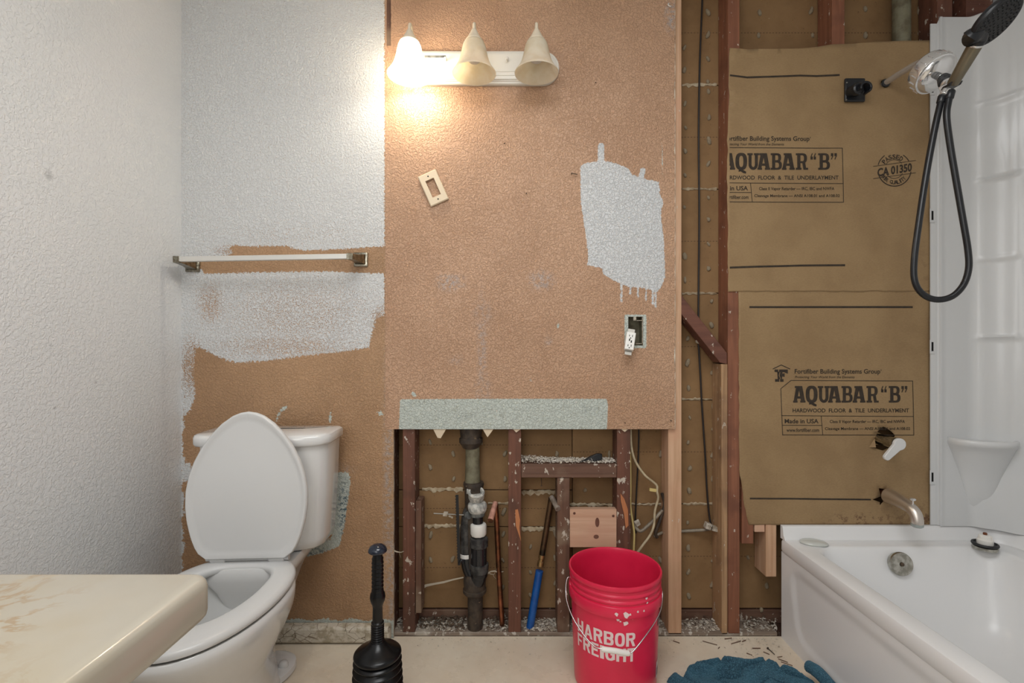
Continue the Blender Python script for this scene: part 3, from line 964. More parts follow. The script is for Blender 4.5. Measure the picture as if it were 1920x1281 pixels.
def block(pr, ch, x0, z0, x1, z1):
    """bold condensed sans capitals in (x, z), z up"""
    def T(u, v): return (x0 + u * (x1 - x0), z0 + v * (z1 - z0))
    s = .30 if ch != 'I' else 1.0
    h = .17
    def bar(u0, v0, u1, v1):
        n = max(1, int(round((u1 - u0) * (x1 - x0) / .004)))
        for i in range(n):
            a, b = u0 + (u1 - u0) * i / n, u0 + (u1 - u0) * (i + 1) / n
            pr.poly([T(a, v0), T(b, v0), T(b, v1), T(a, v1)])
    def arcs(cx, cz, ru, rv, a0, a1, n=12):
        A, B = [], []
        for i in range(n + 1):
            a = math.radians(a0 + (a1 - a0) * i / n)
            c, s_ = math.cos(a), math.sin(a)
            c2, s2 = math.copysign(abs(c) ** .7, c), math.copysign(abs(s_) ** .7, s_)
            A.append(T(cx + ru * c2, cz + rv * s2)); B.append(T(cx + (ru - s) * c2, cz + (rv - h) * s2))
        pr.add(A + B, [(i, i + 1, n + 2 + i, n + 1 + i) for i in range(n)])
    if ch == 'H':
        bar(0, 0, s, 1); bar(1 - s, 0, 1, 1); bar(s, .41, 1 - s, .41 + h)
    elif ch == 'A':
        pr.poly([T(0, 0), T(.29, 0), T(.58, 1), T(.36, 1)]); pr.poly([T(.71, 0), T(1, 0), T(.64, 1), T(.42, 1)]); bar(.22, .2, .78, .2 + h * .9)
    elif ch in 'RB':
        bar(0, 0, s, 1)
        lo = .44
        arcs(.52, (lo + 1) / 2, .46, (1 - lo) / 2, -90, 90); bar(s, 1 - h, .54, 1); bar(s, lo, .54, lo + h)
        if ch == 'R':
            pr.poly([T(.42, lo + .05), T(.70, lo + .08), T(1.0, 0), T(.69, 0)])
        else:
            arcs(.52, .28, .48, .28, -90, 90); bar(s, 0, .54, h)
    elif ch == 'O':
        arcs(.5, .5, .5, .5, 0, 360, 32)
    elif ch in 'FE':
        bar(0, 0, s, 1); bar(s, 1 - h, .98, 1); bar(s, .42, .86, .42 + h)
        if ch == 'E': bar(s, 0, .98, h)
    elif ch == 'I':
        bar(0, 0, 1, 1)
    elif ch == 'G':
        arcs(.5, .5, .5, .5, 42, 330, 28); bar(.54, .40, 1, .40 + h); bar(1 - s, .10, 1, .45)
    elif ch == 'T':
        bar(0, 1 - h, 1, 1); bar(.5 - s / 2, 0, .5 + s / 2, 1 - h)

def clip_left(pr, xmin):
    bm = bmesh.new()
    vs = [bm.verts.new((x, y, 0)) for x, y in pr.v]
    for f in pr.f:
        try: bm.faces.new([vs[i] for i in f])
        except ValueError: pass
    bmesh.ops.bisect_plane(bm, geom=bm.verts[:] + bm.edges[:] + bm.faces[:], plane_co=(xmin, 0, 0), plane_no=(-1, 0, 0), clear_outer=True)
    bm.verts.index_update()
    out = Print()
    out.v = [(v.co.x, v.co.y) for v in bm.verts]
    out.f = [tuple(v.index for v in f.verts) for f in bm.faces]
    bm.free()
    return out

def brand_print(dx, dy, logo=True):
    out = []
    pr = Print()
    def cut(name):
        nonlocal pr
        if pr.f: out.append((name, pr))
        pr = Print()
    def X(v): return v + dx
    def Y(v): return v + dy
    if logo:
        pr.line([(X(1449), Y(692)), (X(1464.5), Y(684.5)), (X(1481), Y(692))], 1.5)
        pr.poly([(X(1452), Y(693)), (X(1459), Y(693)), (X(1459), Y(698)), (X(1452), Y(697.5))])
        pr.poly([(X(1460.5), Y(693)), (X(1477), Y(693)), (X(1477), Y(701)), (X(1470), Y(698)), (X(1460.5), Y(698))])
        pr.poly([(X(1457), Y(697)), (X(1462), Y(697)), (X(1460), Y(704)), (X(1463), Y(711)), (X(1458), Y(711))])
        pr.poly([(X(1463), Y(697)), (X(1467), Y(697)), (X(1466), Y(711)), (X(1464), Y(711)), (X(1461.5), Y(704))])
        pr.poly([(X(1465), Y(701)), (X(1471), Y(700)), (X(1471), Y(707)), (X(1465), Y(706))])
        pr.poly([(X(1453), Y(711)), (X(1461), Y(711)), (X(1461), Y(716)), (X(1453), Y(716))])
        pr.poly([(X(1462.5), Y(711)), (X(1469), Y(711)), (X(1469), Y(716)), (X(1462.5), Y(716))])
    cut('printed_logo')
    pr.text('Fortifiber Building Systems Group', X(1490), Y(692), X(1650), Y(703.5), 0.016)
    pr.text("'", X(1651), Y(693), X(1652), Y(696))
    pr.text('Protecting Your World from the Elements', X(1490), Y(704.8), X(1601), Y(710.8), 0.006, 0.25)
    cut('printed_heading')
    pr.line([(X(1467), Y(816)), (X(1464), Y(729)), (X(1483), Y(713.5)), (X(1711), Y(714.5)), (X(1712), Y(760)), (X(1713), Y(816)), (X(1467), Y(815.5))], 1.2)
    pr.line([(X(1465), Y(779.5)), (X(1712), Y(781))], 1.1)
    pr.line([(X(1539), Y(780)), (X(1542), Y(815.5))], 1.1)
    pr.line([(X(1466), Y(797.5)), (X(1540), Y(797.8))], 1.1)
    cut('printed_frame')
    for ch, a, b in (('A', 1487, 1510), ('Q', 1510, 1533), ('U', 1533, 1555), ('A', 1552, 1576), ('B', 1577, 1598), ('A', 1598, 1622), ('R', 1624, 1647), ('\u201c', 1651, 1663), ('B', 1666, 1688), ('\u201d', 1689, 1702)):
        slab(pr, ch, X(a), Y(724), Y(755), b - a)
    cut('printed_title')
    pr.text('HARDWOOD  FLOOR  &  TILE  UNDERLAYMENT', X(1486), Y(766), X(1704), Y(773.5), 0.014)
    cut('printed_subtitle')
    pr.text('Made in USA', X(1471), Y(785.5), X(1534), Y(794), 0.018)
    pr.text('www.fortifiber.com', X(1474), Y(803), X(1535), Y(810), 0.014)
    cut('printed_origin')
    pr.text('Class II Vapor Retarder \u2014 IRC, IBC and NWFA', X(1555), Y(787.5), X(1696), Y(795), 0.012)
    pr.text('Cleavage Membrane \u2014 ANSI A108.01 and A108.02', X(1546), Y(801), X(1706), Y(808), 0.012)
    cut('printed_standard')
    return out

# ---------------------------------------------------------------- kraft paper sheets
def sheet(name, label, outline, holes, Y0, thick, wave, prints, stains, step=11):
    """a paper sheet cut to a pixel outline with torn holes; print lies on its face"""
    def surf(px, py):
        p = P(px, py, Y0)
        w = wave * (math.sin(px * .021 + py * .004) + 0.7 * math.sin(py * .027 + px * .009) + 1.5 * mnoise.noise(Vector((px * .012, py * .012, Y0 * 90))))
        return Vector((p.x, Y0 + w, p.z))
    xs = [p[0] for p in outline]; ys = [p[1] for p in outline]
    pts, edges = [], []
    def loop(poly):
        a = len(pts)
        pts.extend(poly)
        n = len(poly)
        edges.extend([(a + i, a + (i + 1) % n) for i in range(n)])
    loop(outline)
    for h in holes:
        loop(h)
    for gx in np.arange(min(xs) + step / 2, max(xs), step):
        for gy in np.arange(min(ys) + step / 2, max(ys), step):
            if inpoly(gx, gy, outline):
                pts.append((gx, gy))
    r = delaunay_2d_cdt([Vector(p) for p in pts], edges, [], 0, 1e-5)
    vo, fo = r[0], r[2]
    faces = []
    for f in fo:
        c = sum((vo[i] for i in f), Vector((0, 0))) / len(f)
        if inpoly(c.x, c.y, outline) and not any(inpoly(c.x, c.y, h) for h in holes):
            faces.append(tuple(f))
    me = bpy.data.meshes.new(name)
    me.from_pydata([surf(v.x, v.y) for v in vo], [], faces)
    me.materials.append(M['paper'])
    at = me.attributes.new('stain', 'FLOAT', 'POINT')
    X = np.array([v.x for v in vo]); Z = np.array([v.y for v in vo])
    s = np.zeros(len(vo))
    for sx, sy, rx, ry, k in stains:
        s = np.maximum(s, k * np.clip(1.3 - np.sqrt(((X - sx) / rx) ** 2 + ((Z - sy) / ry) ** 2), 0, 1))
    at.data.foreach_set('value', s.astype(np.float32))
    me.shade_smooth()
    o = bpy.data.objects.new(name, me)
    COL.objects.link(o)
    so = o.modifiers.new('thickness', 'SOLIDIFY'); so.thickness = thick; so.offset = -1 if False else 0
    tag(o, label, 'paper sheet')
    for name_, pr in prints:
        pm = MB()
        pm.add([surf(x, y) + Vector((0, -thick / 2 - 0.0009, 0)) for x, y in pr.v], pr.f)
        pm.build(name_, M['ink'], o, norm=False)
    return o, surf

def dense(pts, w, step=12):
    pr = Print()
    out = []
    for a, b in zip(pts[:-1], pts[1:]):
        n = max(1, int(abs(b[0] - a[0]) / step))
        out += [(a[0] + (b[0] - a[0]) * i / n, a[1] + (b[1] - a[1]) * i / n) for i in range(n)]
    out.append(pts[-1])
    pr.line(out, w)
    return pr

def ragged(p0, p1, n, amp):
    return [(p0[0] + (p1[0] - p0[0]) * i / n + RND.uniform(-amp, amp) * (0 < i < n), p0[1] + (p1[1] - p0[1]) * i / n + RND.uniform(-amp, amp) * (0 < i < n)) for i in range(n)]
def ring(cx, cy, rx, ry, n=16):
    return [(cx + rx * math.cos(2 * PI * i / n), cy + ry * math.sin(2 * PI * i / n)) for i in range(n)]

# stamp
def stamp():
    pr = Print()
    cx_, cy_, R_ = 1676, 318, 31.5
    pr.arc(cx_, cy_, R_, 30, 58, 1.6); pr.arc(cx_, cy_, R_, 125, 165, 1.6); pr.arc(cx_, cy_, R_, 192, 352, 1.8, 40)
    pr.arc(cx_, cy_, 18, 38, 150, 1.0); pr.arc(cx_, cy_, 17, 205, 335, 1.0)
    tl = math.tan(math.radians(9.5))
    for oy in (-11, 12):
        pr.line([(cx_ - 40, cy_ + oy + 40 * tl - 1), (cx_ + 40, cy_ + oy - 34 * tl)], 1.0)
    uv, f = text_geo('CA 01350', 0.035)
    pr.add([(cx_ - 32 + u * 65, cy_ + 9 - v * 16 + (0.5 - u) * 65 * tl) for u, v in uv], f)
    def ringtext(s, r, a0, a1, h, inside):
        for i, ch in enumerate(s):
            if ch == ' ': continue
            a = math.radians(a0 + (a1 - a0) * i / (len(s) - 1))
            uv, f = text_geo(ch, 0.022)
            w = h * (0.3 if ch == 'I' else 0.72)
            c = Vector((cx_ + r * math.cos(a), cy_ - r * math.sin(a)))
            up = Vector((math.cos(a), -math.sin(a))) * (-1 if inside else 1)
            rt = Vector((-up.y, up.x))
            pr.add([c + rt * (u - .5) * w + up * (v - .5) * h for u, v in uv], f)
    ringtext('PASSED', 23.8, 143, 57, 8.5, False)
    ringtext('AIR QUALITY', 24.5, 215, 318, 7.5, True)
    return pr

PY_UP, PY_LO = 0.0085, 0.0108
up_out = (ragged((1365, 547), (1363, 300), 14, 1.2) + ragged((1363, 300), (1368, 90), 12, 1.5) +
          [(1368, 90), (1385, 91), (1402, 93), (1420, 92), (1460, 92), (1500, 91), (1530, 88), (1560, 83), (1600, 82), (1640, 79), (1690, 77), (1742, 76)] +
          [(1745, 200), (1745, 400), (1745, 546)] + ragged((1745, 546), (1365, 547), 30, 1.0))
lo_out = (ragged((1404, 984), (1396, 950), 4, .8) + ragged((1396, 950), (1386, 880), 6, 1.0) + ragged((1386, 880), (1385, 540), 20, 1.0) +
          [(1384, 536), (1745, 536), (1745, 760), (1746, 986)] + ragged((1746, 986), (1404, 984), 26, .8))
valve_hole = [(1656, 800), (1664, 804), (1672, 810), (1678, 816), (1672, 838), (1655, 845), (1638, 840), (1629, 839), (1638, 837), (1640, 826), (1644, 812), (1650, 803)]
spout_hole = [(1636, 937), (1652, 931), (1648, 916), (1660, 917), (1672, 924), (1674, 930), (1664, 936), (1656, 941), (1650, 948), (1650, 942)]
px0 = [(n_, clip_left(p_, 1367.5)) for n_, p_ in brand_print(-132, -436.5, False)]
SHEET_UP, surf_up = sheet('underlayment_paper', 'upper brown kraft paper sheet with printed lettering and round stamp', up_out, [ring(1659, 157, 8.5, 8)], PY_UP, 0.0010, 0.0011,
      px0 + [('printed_stamp', stamp()), ('printed_stripe', dense([(1369, 142), (1400, 146), (1450, 144), (1500, 142), (1530, 143), (1573, 141)], 3.4)), ('printed_stripe', dense([(1369, 502), (1420, 500), (1500, 498), (1583, 497.5)], 3.6))],
      [(1735, 500, 20, 60, .2)])
SHEET_LO, surf_lo = sheet('underlayment_paper', 'lower brown kraft paper sheet torn around tub spout and valve', lo_out, [valve_hole, spout_hole], PY_LO, 0.0010, 0.0009,
      brand_print(0, 0, True) + [('printed_stripe', dense([(1406, 576), (1500, 576), (1600, 576), (1710, 576)], 3.6)), ('printed_stripe', dense([(1407, 935), (1480, 935), (1560, 936), (1632, 937)], 3.0))],
      [(1620, 975, 90, 14, .8), (1730, 975, 26, 14, 1.0), (1700, 960, 60, 25, .35), (1500, 980, 60, 6, .4)])
# paper flaps bent out at the torn holes
for a, b, c_ in ((P(1629, 839, PY_LO), P(1640, 822, PY_LO), P(1640, 838, PY_LO) + Vector((-.004, -.012, 0))), (P(1656, 941, PY_LO), P(1674, 930, PY_LO), P(1671, 940, PY_LO) + Vector((0, -.012, -.004)))):
    fo_ = MB().add([a, b, c_], [(0, 1, 2)]).build('torn_flap', M['paper'], SHEET_LO)
    s2 = fo_.modifiers.new('thickness', 'SOLIDIFY'); s2.thickness = 0.0008
# ---------------------------------------------------------------- bathtub
TX0, TX1, TYN, TYF = 1.006, 1.826, -1.53, 0.0065
RIM = 0.378
TUB = empty('bathtub', (TX0 + .3, -0.4, 0), 'white acrylic bathtub with an embossed apron along the back right corner', 'bathtub')
def ins(l, r, n, f, rad, z):
    return rrect(TX0 + l, TX1 - r, TYN + n, TYF - f, rad, 8, z)
sh = LMB()
lp = [ins(0.004, .002, .002, .002, .012, .325), ins(0, 0, 0, 0, .012, .336), ins(0, 0, 0, 0, .014, RIM - .012), ins(.003, .002, .003, .002, .016, RIM - .004), ins(.011, .008, .010, .008, .02, RIM),
      ins(.058, .098, .13, .080, .075, RIM), ins(.064, .105, .137, .086, .08, RIM - .003), ins(.070, .112, .145, .092, .08, RIM - .012), ins(.076, .122, .155, .099, .08, RIM - .04),
      ins(.086, .138, .19, .118, .085, .28), ins(.108, .17, .27, .155, .09, .16), ins(.125, .205, .32, .19, .095, .105), ins(.155, .25, .36, .235, .10, .075), ins(.20, .30, .42, .29, .10, .068)]
sh.loops(lp, False, True)
sh.under('basin', M['tub'], TUB, smooth=40)
# raised tiling flange along the back and the long wall
fg = LMB()
prof = [(-.030, RIM - .002), (-.028, RIM + .004), (-.020, RIM + .014), (-.016, RIM + .040), (-.012, RIM + .046), (0.0, RIM + .047), (0.0, RIM - .002)]
path = [(TX0 + .001, 0), (TX0 + .012, 0), (TX0 + .03, 0)] + [(TX0 + .05 + i * .05, 0) for i in range(14)]
loops = []
for i, (x, _) in enumerate(path):
    s = 1.0
    loops.append([(x, TYF - .0005 + dy * s, RIM - .002 + (z - RIM + .002) * 1.0) for dy, z in prof])
rc = 0.12
for i in range(9):
    a = PI / 2 * i / 8
    cx_, cy_ = TX1 - rc, TYF - rc
    loops.append([(cx_ + (rc + dy) * math.sin(a), cy_ + (rc + dy) * math.cos(a), z) for dy, z in prof])
for y in (-.4, -.8, -1.2, TYN + .02):
    loops.append([(TX1 + dy, y, z) for dy, z in prof])
fg.loops(loops)
fg.under('tile_flange', M['tub'], TUB, smooth=40)
# apron with its embossed field
ap = LMB()
ys = np.concatenate([np.linspace(TYF - .001, -.14, 26), np.linspace(-.16, TYN + .01, 30)])
zs = np.concatenate([np.linspace(0.0, .10, 18), np.linspace(.112, .326, 24)])
field = [(-0.065, .245), (-0.075, .27), (-.11, .285), (TYN - .5, .285), (TYN - .5, .055), (-.16, .055), (-.125, .062), (-.10, .085), (-.088, .12)]
Yg, Zg = np.meshgrid(ys, zs)
sd = sdf(Yg, Zg, field)
off = np.clip((sd + .018) / .036, 0, 1); off = off * off * (3 - 2 * off) * 0.0055
slope = 0.006 * (1 - Zg / .326)
grid = [[(TX0 + .0045 + off[j, i] - 0.0 + slope[j, i] * 0, ys[i], zs[j]) for i in range(len(ys))] for j in range(len(zs))]
ap.loops(grid, False, False, False)
back = [[(TX0 + .03, ys[i], zs[j]) for i in (0, len(ys) - 1)] for j in (0, len(zs) - 1)]
ap.box(TX0 + .018, TX0 + .03, TYN + .01, TYF - .001, 0, .326)
ap.add([(TX0 + .0045, TYF - .001, 0), (TX0 + .03, TYF - .001, 0), (TX0 + .03, TYF - .001, .326), (TX0 + .0045, TYF - .001, .326)], [(0, 1, 2, 3)])
ap.under('apron', M['tub'], TUB, smooth=50)
# overflow plate on the end wall of the basin
oc = P(1687, 1057, -0.108)
ov = LMB()
ax = Vector((-0.05, -1, .16)).normalized()
ov.lathe([(0.030, -.012), (.036, -.010), (.0395, 0.0), (.0405, .006), (.0385, .0105), (.033, .012), (.010, .0125), (.008, .0115)], oc, ax, 40)
ovo = ov.under('overflow_plate', M['worn_chrome'], TUB, smooth=35)
sc2 = LMB()
sc2.lathe([(.0065, .0112), (.0065, .0135), (.0045, .0142)], oc, ax, 14)
sc2.under('screw', M['dirt'], ovo)

# white oval bar on the rim corner
so = MB()
lo = []
for h, k in ((0, .93), (.003, 1.0), (.006, .97), (.010, .84), (.0130, .6), (.0145, .25)):
    lo.append([(k * (.044 * math.cos(t) + (.006 if math.cos(t) > .6 else 0)), k * .030 * math.sin(t), h) for t in np.linspace(0, 2 * PI, 28, endpoint=False)])
so.loops(lo)
p = P(1524, 1021, -0.055)
o = so.build('soap_bar', simple('pale_soap', (196, 198, 192), 0.25, coat=.2), smooth=60, loc=(p.x, -0.055, RIM + .0005))
o.rotation_euler = (0, 0, -.3)
tag(o, 'pale oval soap bar on the left back corner of the tub rim', 'soap')

# drain stopper standing on the right back corner of the rim
yst = -0.102
p = P(1847, 1024, yst)
DS = empty('drain_stopper', (p.x, yst, RIM + .0005), 'chrome drain stopper with black gasket standing on the tub corner', 'stopper')
MB().lathe([(.031, 0), (.0345, .001), (.0360, .004), (.0355, .011), (.032, .0145), (.028, .015)], seg=32).build('base', M['worn_chrome'], DS, smooth=40)
MB().lathe([(.028, .0145), (.0365, .0150), (.0378, .0185), (.0362, .0225), (.031, .0225), (.030, .0190), (.020, .0185)], seg=32).build('gasket', M['black_matte'], DS, smooth=40)
MB().lathe([(.0225, .0185), (.0230, .034), (.0190, .037), (.0180, .048), (.0145, .051), (.008, .0515)], seg=24).build('cap', M['white_plastic'], DS, smooth=40)
MB().lathe([(.006, .051), (.006, .0575), (.004, .059)], seg=14).build('pin', M['copper'], DS, smooth=40)

# ---------------------------------------------------------------- surround corner panel
SZ0 = RIM + .048
SX0 = P(1743, 0, 0.006).x
def zs_at(px, py, Y): return P(px, py, Y).z
S = empty('shower_surround', (1.7, -0.1, SZ0), 'glossy white corner panel of the tub surround with a molded shelf', 'surround')
# plan profile from the back flange round the corner and along the long wall: (x, y)
FY = -0.012
rc, WX = 0.13, 1.822
prof = [(SX0, .005), (SX0, .001), (P(1757, 0, 0).x, .001), (P(1759, 0, 0).x, -.002), (P(1760.5, 0, 0).x, FY + .002), (P(1762, 0, FY).x, FY - .002), (P(1765, 0, FY).x, FY - .003), (P(1768, 0, FY).x, FY)]
x_a = prof[-1][0]
xc = WX - rc
n0 = len(prof)
for i in range(1, 7):
    prof.append((x_a + (xc - x_a) * i / 6, FY))
for i in range(1, 19):
    a = PI / 2 * i / 18
    prof.append((xc + rc * math.sin(a), FY - rc + rc * math.cos(a)))
yy = list(np.linspace(FY - rc - .02, -.5, 24)) + list(np.linspace(-.56, TYN + .02, 10))
prof += [(WX, y) for y in yy]
ZT = P(1760, 36, 0).z
zl = sorted(set([round(z, 4) for z in np.linspace(SZ0, ZT, 260)]))
ridge_z = [zs_at(1840, y, -.03) for y in (196, 339, 487, 634)]
def surf_s(i, z):
    x, y = prof[i]
    nx_, ny_ = 0.0, -1.0
    arc = 0.0
    if i >= n0 + 6:
        k = min((i - n0 - 5) / 18, 1.0)
        a = PI / 2 * k
        nx_, ny_ = -math.sin(a), -math.cos(a)
        if 0 < k < 1:
            arc = max(0.0, 1 - abs(k - .45) / .38)
    dpt = 0.0
    # molded column in the corner: soft ledges
    if arc > 0:
        col = min(1, arc * 2.2); col = col * col * (3 - 2 * col)
        dpt += 0.014 * col
        for rz in ridge_z:
            u = (z - rz)
            dpt += col * 0.008 * math.exp(-(u / .008) ** 2)
            if u < 0:
                dpt -= col * 0.004 * math.exp(u / .10)
    # recessed field on the long wall
    if i >= n0 + 6 + 18 and z > zs_at(1906, 665, -.10):
        s = min((-.19 - y) / .03, (z - zs_at(1906, 665, -.10)) / .05, 1.0)
        s = max(0.0, s)
        dpt -= 0.012 * s * s * (3 - 2 * s)
    return (x + nx_ * dpt, y + ny_ * dpt, z)
sb_ = LMB()
rows = []
for j, z in enumerate(zl):
    row = []
    for i in range(len(prof)):
        x, y, zz2 = surf_s(i, z)
        yy_ = -y
        extra = 0.03 * min(1, max(0, (yy_ - .02) / .12)) ** 1.5 + 0.05 * max(0, yy_ - .1)     # the top edge sweeps up towards the front
        zz2 = SZ0 + (z - SZ0) * (1 + extra * (z - SZ0) / (ZT - SZ0) / (ZT - SZ0))
        if i < 3: zz2 = min(zz2, ZT - .022)
        if i == 3: zz2 = min(zz2, ZT - .010)
        row.append((x, y, zz2))
    rows.append(row)
# top return lip
top = rows[-1]
lip = [(min(p[0] + (.006 if i > n0 + 10 else 0), XR - .004), min(p[1] + (.010 if 3 < i <= n0 + 24 else 0), .006), p[2] + .006) for i, p in enumerate(top)]
rows.append(lip)
sb_.loops(rows, False, False, False)
po = sb_.under('panel', M['surround'], S, smooth=50)
# nailing flange slots with small tabs
for sy in (165, 404, 650, 895):
    c = P(1748, sy, 0)
    k = LMB().box(P(1746.5, 0, 0).x, P(1750.5, 0, 0).x, .0004, .0014, c.z - .017, c.z + .017)
    k.under('slot', M['hole'], S)
    k = LMB().box(P(1743.3, 0, 0).x, P(1746, 0, 0).x, -.0018, .001, c.z - .022, c.z + .026).box(P(1743.3, 0, 0).x, P(1752, 0, 0).x, -.0025, .001, c.z - .027, c.z - .020)
    k.under('tab', M['surround'], S, bevel=.0008)
# molded corner shelf
sf = LMB()
ZS = P(0, 826, -.07).z
A_, B_ = Vector((P(1777, 0, -.012).x, -.010)), Vector((1.806, -.078))
mid = (A_ + B_) / 2
axis = (B_ - A_).normalized(); nrm = Vector((axis.y, -axis.x))
if nrm.y > 0: nrm = -nrm
hw = (B_ - A_).length / 2
# (half width, height, bulge, sink into the corner)
lv = [(.40, -.006, .10, .02), (.80, -.005, .62, .006), (.90, -.001, .84, .002), (.965, .003, .95, .0), (1.0, .0015, 1.0, .0), (1.02, -.005, 1.03, .0), (1.02, -.013, 1.02, .0), (1.0, -.022, .95, .002), (.96, -.032, .84, .004), (.90, -.050, .72, .007), (.82, -.075, .60, .010), (.73, -.105, .48, .014), (.63, -.140, .36, .018), (.54, -.175, .27, .019), (.46, -.21, .19, .021), (.38, -.25, .10, .024), (.30, -.29, .02, .029), (.22, -.33, -.05, .038), (.16, -.36, -.10, .05)]
loops = []
for kw, dz, kd, sink in lv:
    row = []
    for i in range(29):
        t = PI * i / 28
        u = -math.cos(t)
        q = mid + axis * (hw * (kw * u + (1 - kw) * .16)) + nrm * (0.078 * kd * (math.sin(t) ** .85) - sink * (1 + .5 * (1 - kw)))
        row.append((min(q.x, WX + .012), min(q.y, .003), ZS + dz))
    cq = mid - nrm * .075
    row.append((min(cq.x, WX + .012), min(cq.y, .003), ZS + dz))
    loops.append(row)
sf.loops(loops, True, True)
sf.under('shelf', M['surround'], S, smooth=60)

# ---------------------------------------------------------------- shower
AX = P(1659, 157, PY_UP).x; AZ = P(1659, 157, PY_UP).z
SHW = empty('shower_head_set', (AX, -.2, AZ - .1), 'chrome shower arm and head with black hand shower and looped black hose', 'shower head')
arm = LMB()
arm_pts = spline([(AX, .05, AZ), (AX, .0, AZ + .001), (AX - .002, -.08, AZ - .004), (AX - .004, -.15, AZ - .014), P(1738, 118, -.215), P(1750, 136, -.232)], 8)
arm.tube(arm_pts, .0102, 14)
arm.under('shower_arm', M['arm'], SHW, smooth=60)
ec = LMB()
ec.lathe([(.0125, 0), (.0155, .003), (.0150, .006), (.0112, .008)], (AX, .0075, AZ), (0, -1, 0), 24)
ec.under('collar', M['black_matte'], SHW, smooth=40)
hc = P(1752, 138, -.24)
hax = (Vector((0.12, -0.55, -.62))).normalized()
hd = LMB()
hd.lathe([(.010, -.056), (.030, -.050), (.050, -.042), (.058, -.036), (.0605, -.030), (.0625, .004), (.0610, .008), (.0575, .010), (.0565, .0095), (.0555, .012), (.048, .0185), (.036, .026), (.024, .0305), (.015, .034), (.012, .042)], hc, hax, 48)
hdo = hd.under('shower_head', M['chrome'], SHW, smooth=32)
u_ = hax.orthogonal().normalized(); w_ = hax.cross(u_)
tk = LMB()
for i in range(18):
    a = 2 * PI * i / 18
    r_ = u_ * math.cos(a) + w_ * math.sin(a)
    tk.obox(hc + r_ * .0628 + hax * (-.010), r_ * .0016, hax.cross(r_) * .0014, hax * .0100)
tk.under('ring_tick', M['chrome'], hdo)
bj = LMB()
j0 = hc + hax * .040
jax = (P(1784, 166, -.335) - j0).normalized()
bj.lathe([(.012, 0), (.0165, .004), (.0175, .012), (.0140, .014), (.0185, .017), (.0195, .030), (.0160, .032), (.0210, .035), (.0215, .052), (.0180, .056)], j0, jax, 20)
bjo = bj.under('swivel_joint', M['black_matte'], SHW, smooth=30)
cr = LMB()
j1 = j0 + jax * .055
cr.lathe([(.0165, 0), (.0185, .003), (.0185, .010), (.016, .013)], j1, jax, 24)
cr.under('joint_ring', M['chrome'], bjo, smooth=40)
hb = P(1786, 158, -.36); ht = P(1829, 84, -.44)
dirh = (ht - hb).normalized()
ck = LMB()
low = P(1767, 176, -.35)
ck.obox((j1 + jax * .010 + low) / 2 + Vector((.008, -.004, .002)), (.013, -.002, .008), (0.004, -.010, 0), (-.008, 0, .014))
ck.tube([low + Vector((.014, 0, .014)), low + Vector((.002, 0, -.004))], [.011, .010], 14)
ck.under('cradle', M['chrome'], SHW, bevel=.002, smooth=40)
ck = LMB()
side = dirh.cross(Vector((0, 1, 0))).normalized()
ck.obox(hb - dirh * .004, side * .019, Vector((0, .014, 0)), dirh * .006)
ck.obox(hb - dirh * .022 + side * .008, side * .004, Vector((0, .005, 0)), dirh * .018)
ck.under('clip', M['black_plastic'], SHW, bevel=.0015)
# hand shower held by the cradle: handle, neck, spray head
han = LMB()
han.lathe([(.0135, 0), (.0155, .004), (.0160, .02), (.0185, .145), (.0180, .150)], hb, dirh, 28)
han.lathe([(.0152, -.002), (.0165, -.001), (.0150, .002)], hb, dirh, 20)
L_h = (ht - hb).length
han = LMB()
han.lathe([(.0135, 0), (.0152, .004), (.0172, L_h * .5), (.0186, L_h - .004), (.0180, L_h)], hb, dirh, 28)
hno = han.under('handle', M['gunmetal'], SHW, smooth=40)
bd = LMB(); bd.lathe([(.0186, L_h - .003), (.0192, L_h - .001), (.0190, L_h + .002), (.0175, L_h + .003)], hb, dirh, 28)
bd.under('band', M['chrome'], hno, smooth=40)
hcen = P(1868, 40, -.49)
major = (P(1909, 2, -.50) - P(1826, 62, -.46)).normalized()
fn = Vector((0.42, -.60, -.68)).normalized()
fn = (fn - major * fn.dot(major)).normalized()
nk = LMB()
nb = hcen - major * .060 - fn * .006
nk.tube(spline([ht, ht + dirh * .02, (ht + dirh * .03) * .5 + nb * .5, nb, nb + major * .03], 5), [.0185, .0186, .0188, .019, .0192, .0195, .0195, .0195, .0195, .0195, .0198, .020, .021, .022, .0225, .023, .0225, .021, .019, .016, .012], 20)
nk.under('neck', M['black_plastic'], SHW, smooth=60)
sp = LMB()
sp.lathe([(.012, -.024), (.040, -.022), (.060, -.014), (.0645, -.006), (.0650, .000), (.0625, .004), (.0585, .0045)], hcen, fn, 44)
spo = sp.under('spray_head', M['black_plastic'], SHW, smooth=40)
spf = LMB()
spf.lathe([(.0590, .001), (.0585, .0048), (.030, .0062), (.004, .0066)], hcen, fn, 44)
u_ = fn.orthogonal().normalized(); w_ = fn.cross(u_)
for r_, n_ in ((.012, 6), (.022, 12), (.032, 18), (.042, 22), (.051, 28)):
    for i in range(n_):
        a = 2 * PI * i / n_
        spf.lathe([(.0022, 0.0), (.0018, .0026), (.0010, .003)], hcen + (u_ * math.cos(a) + w_ * math.sin(a)) * r_ + fn * .0055, fn, 6, False)
spf.under('spray_face', M['black_matte'], spo, smooth=40)
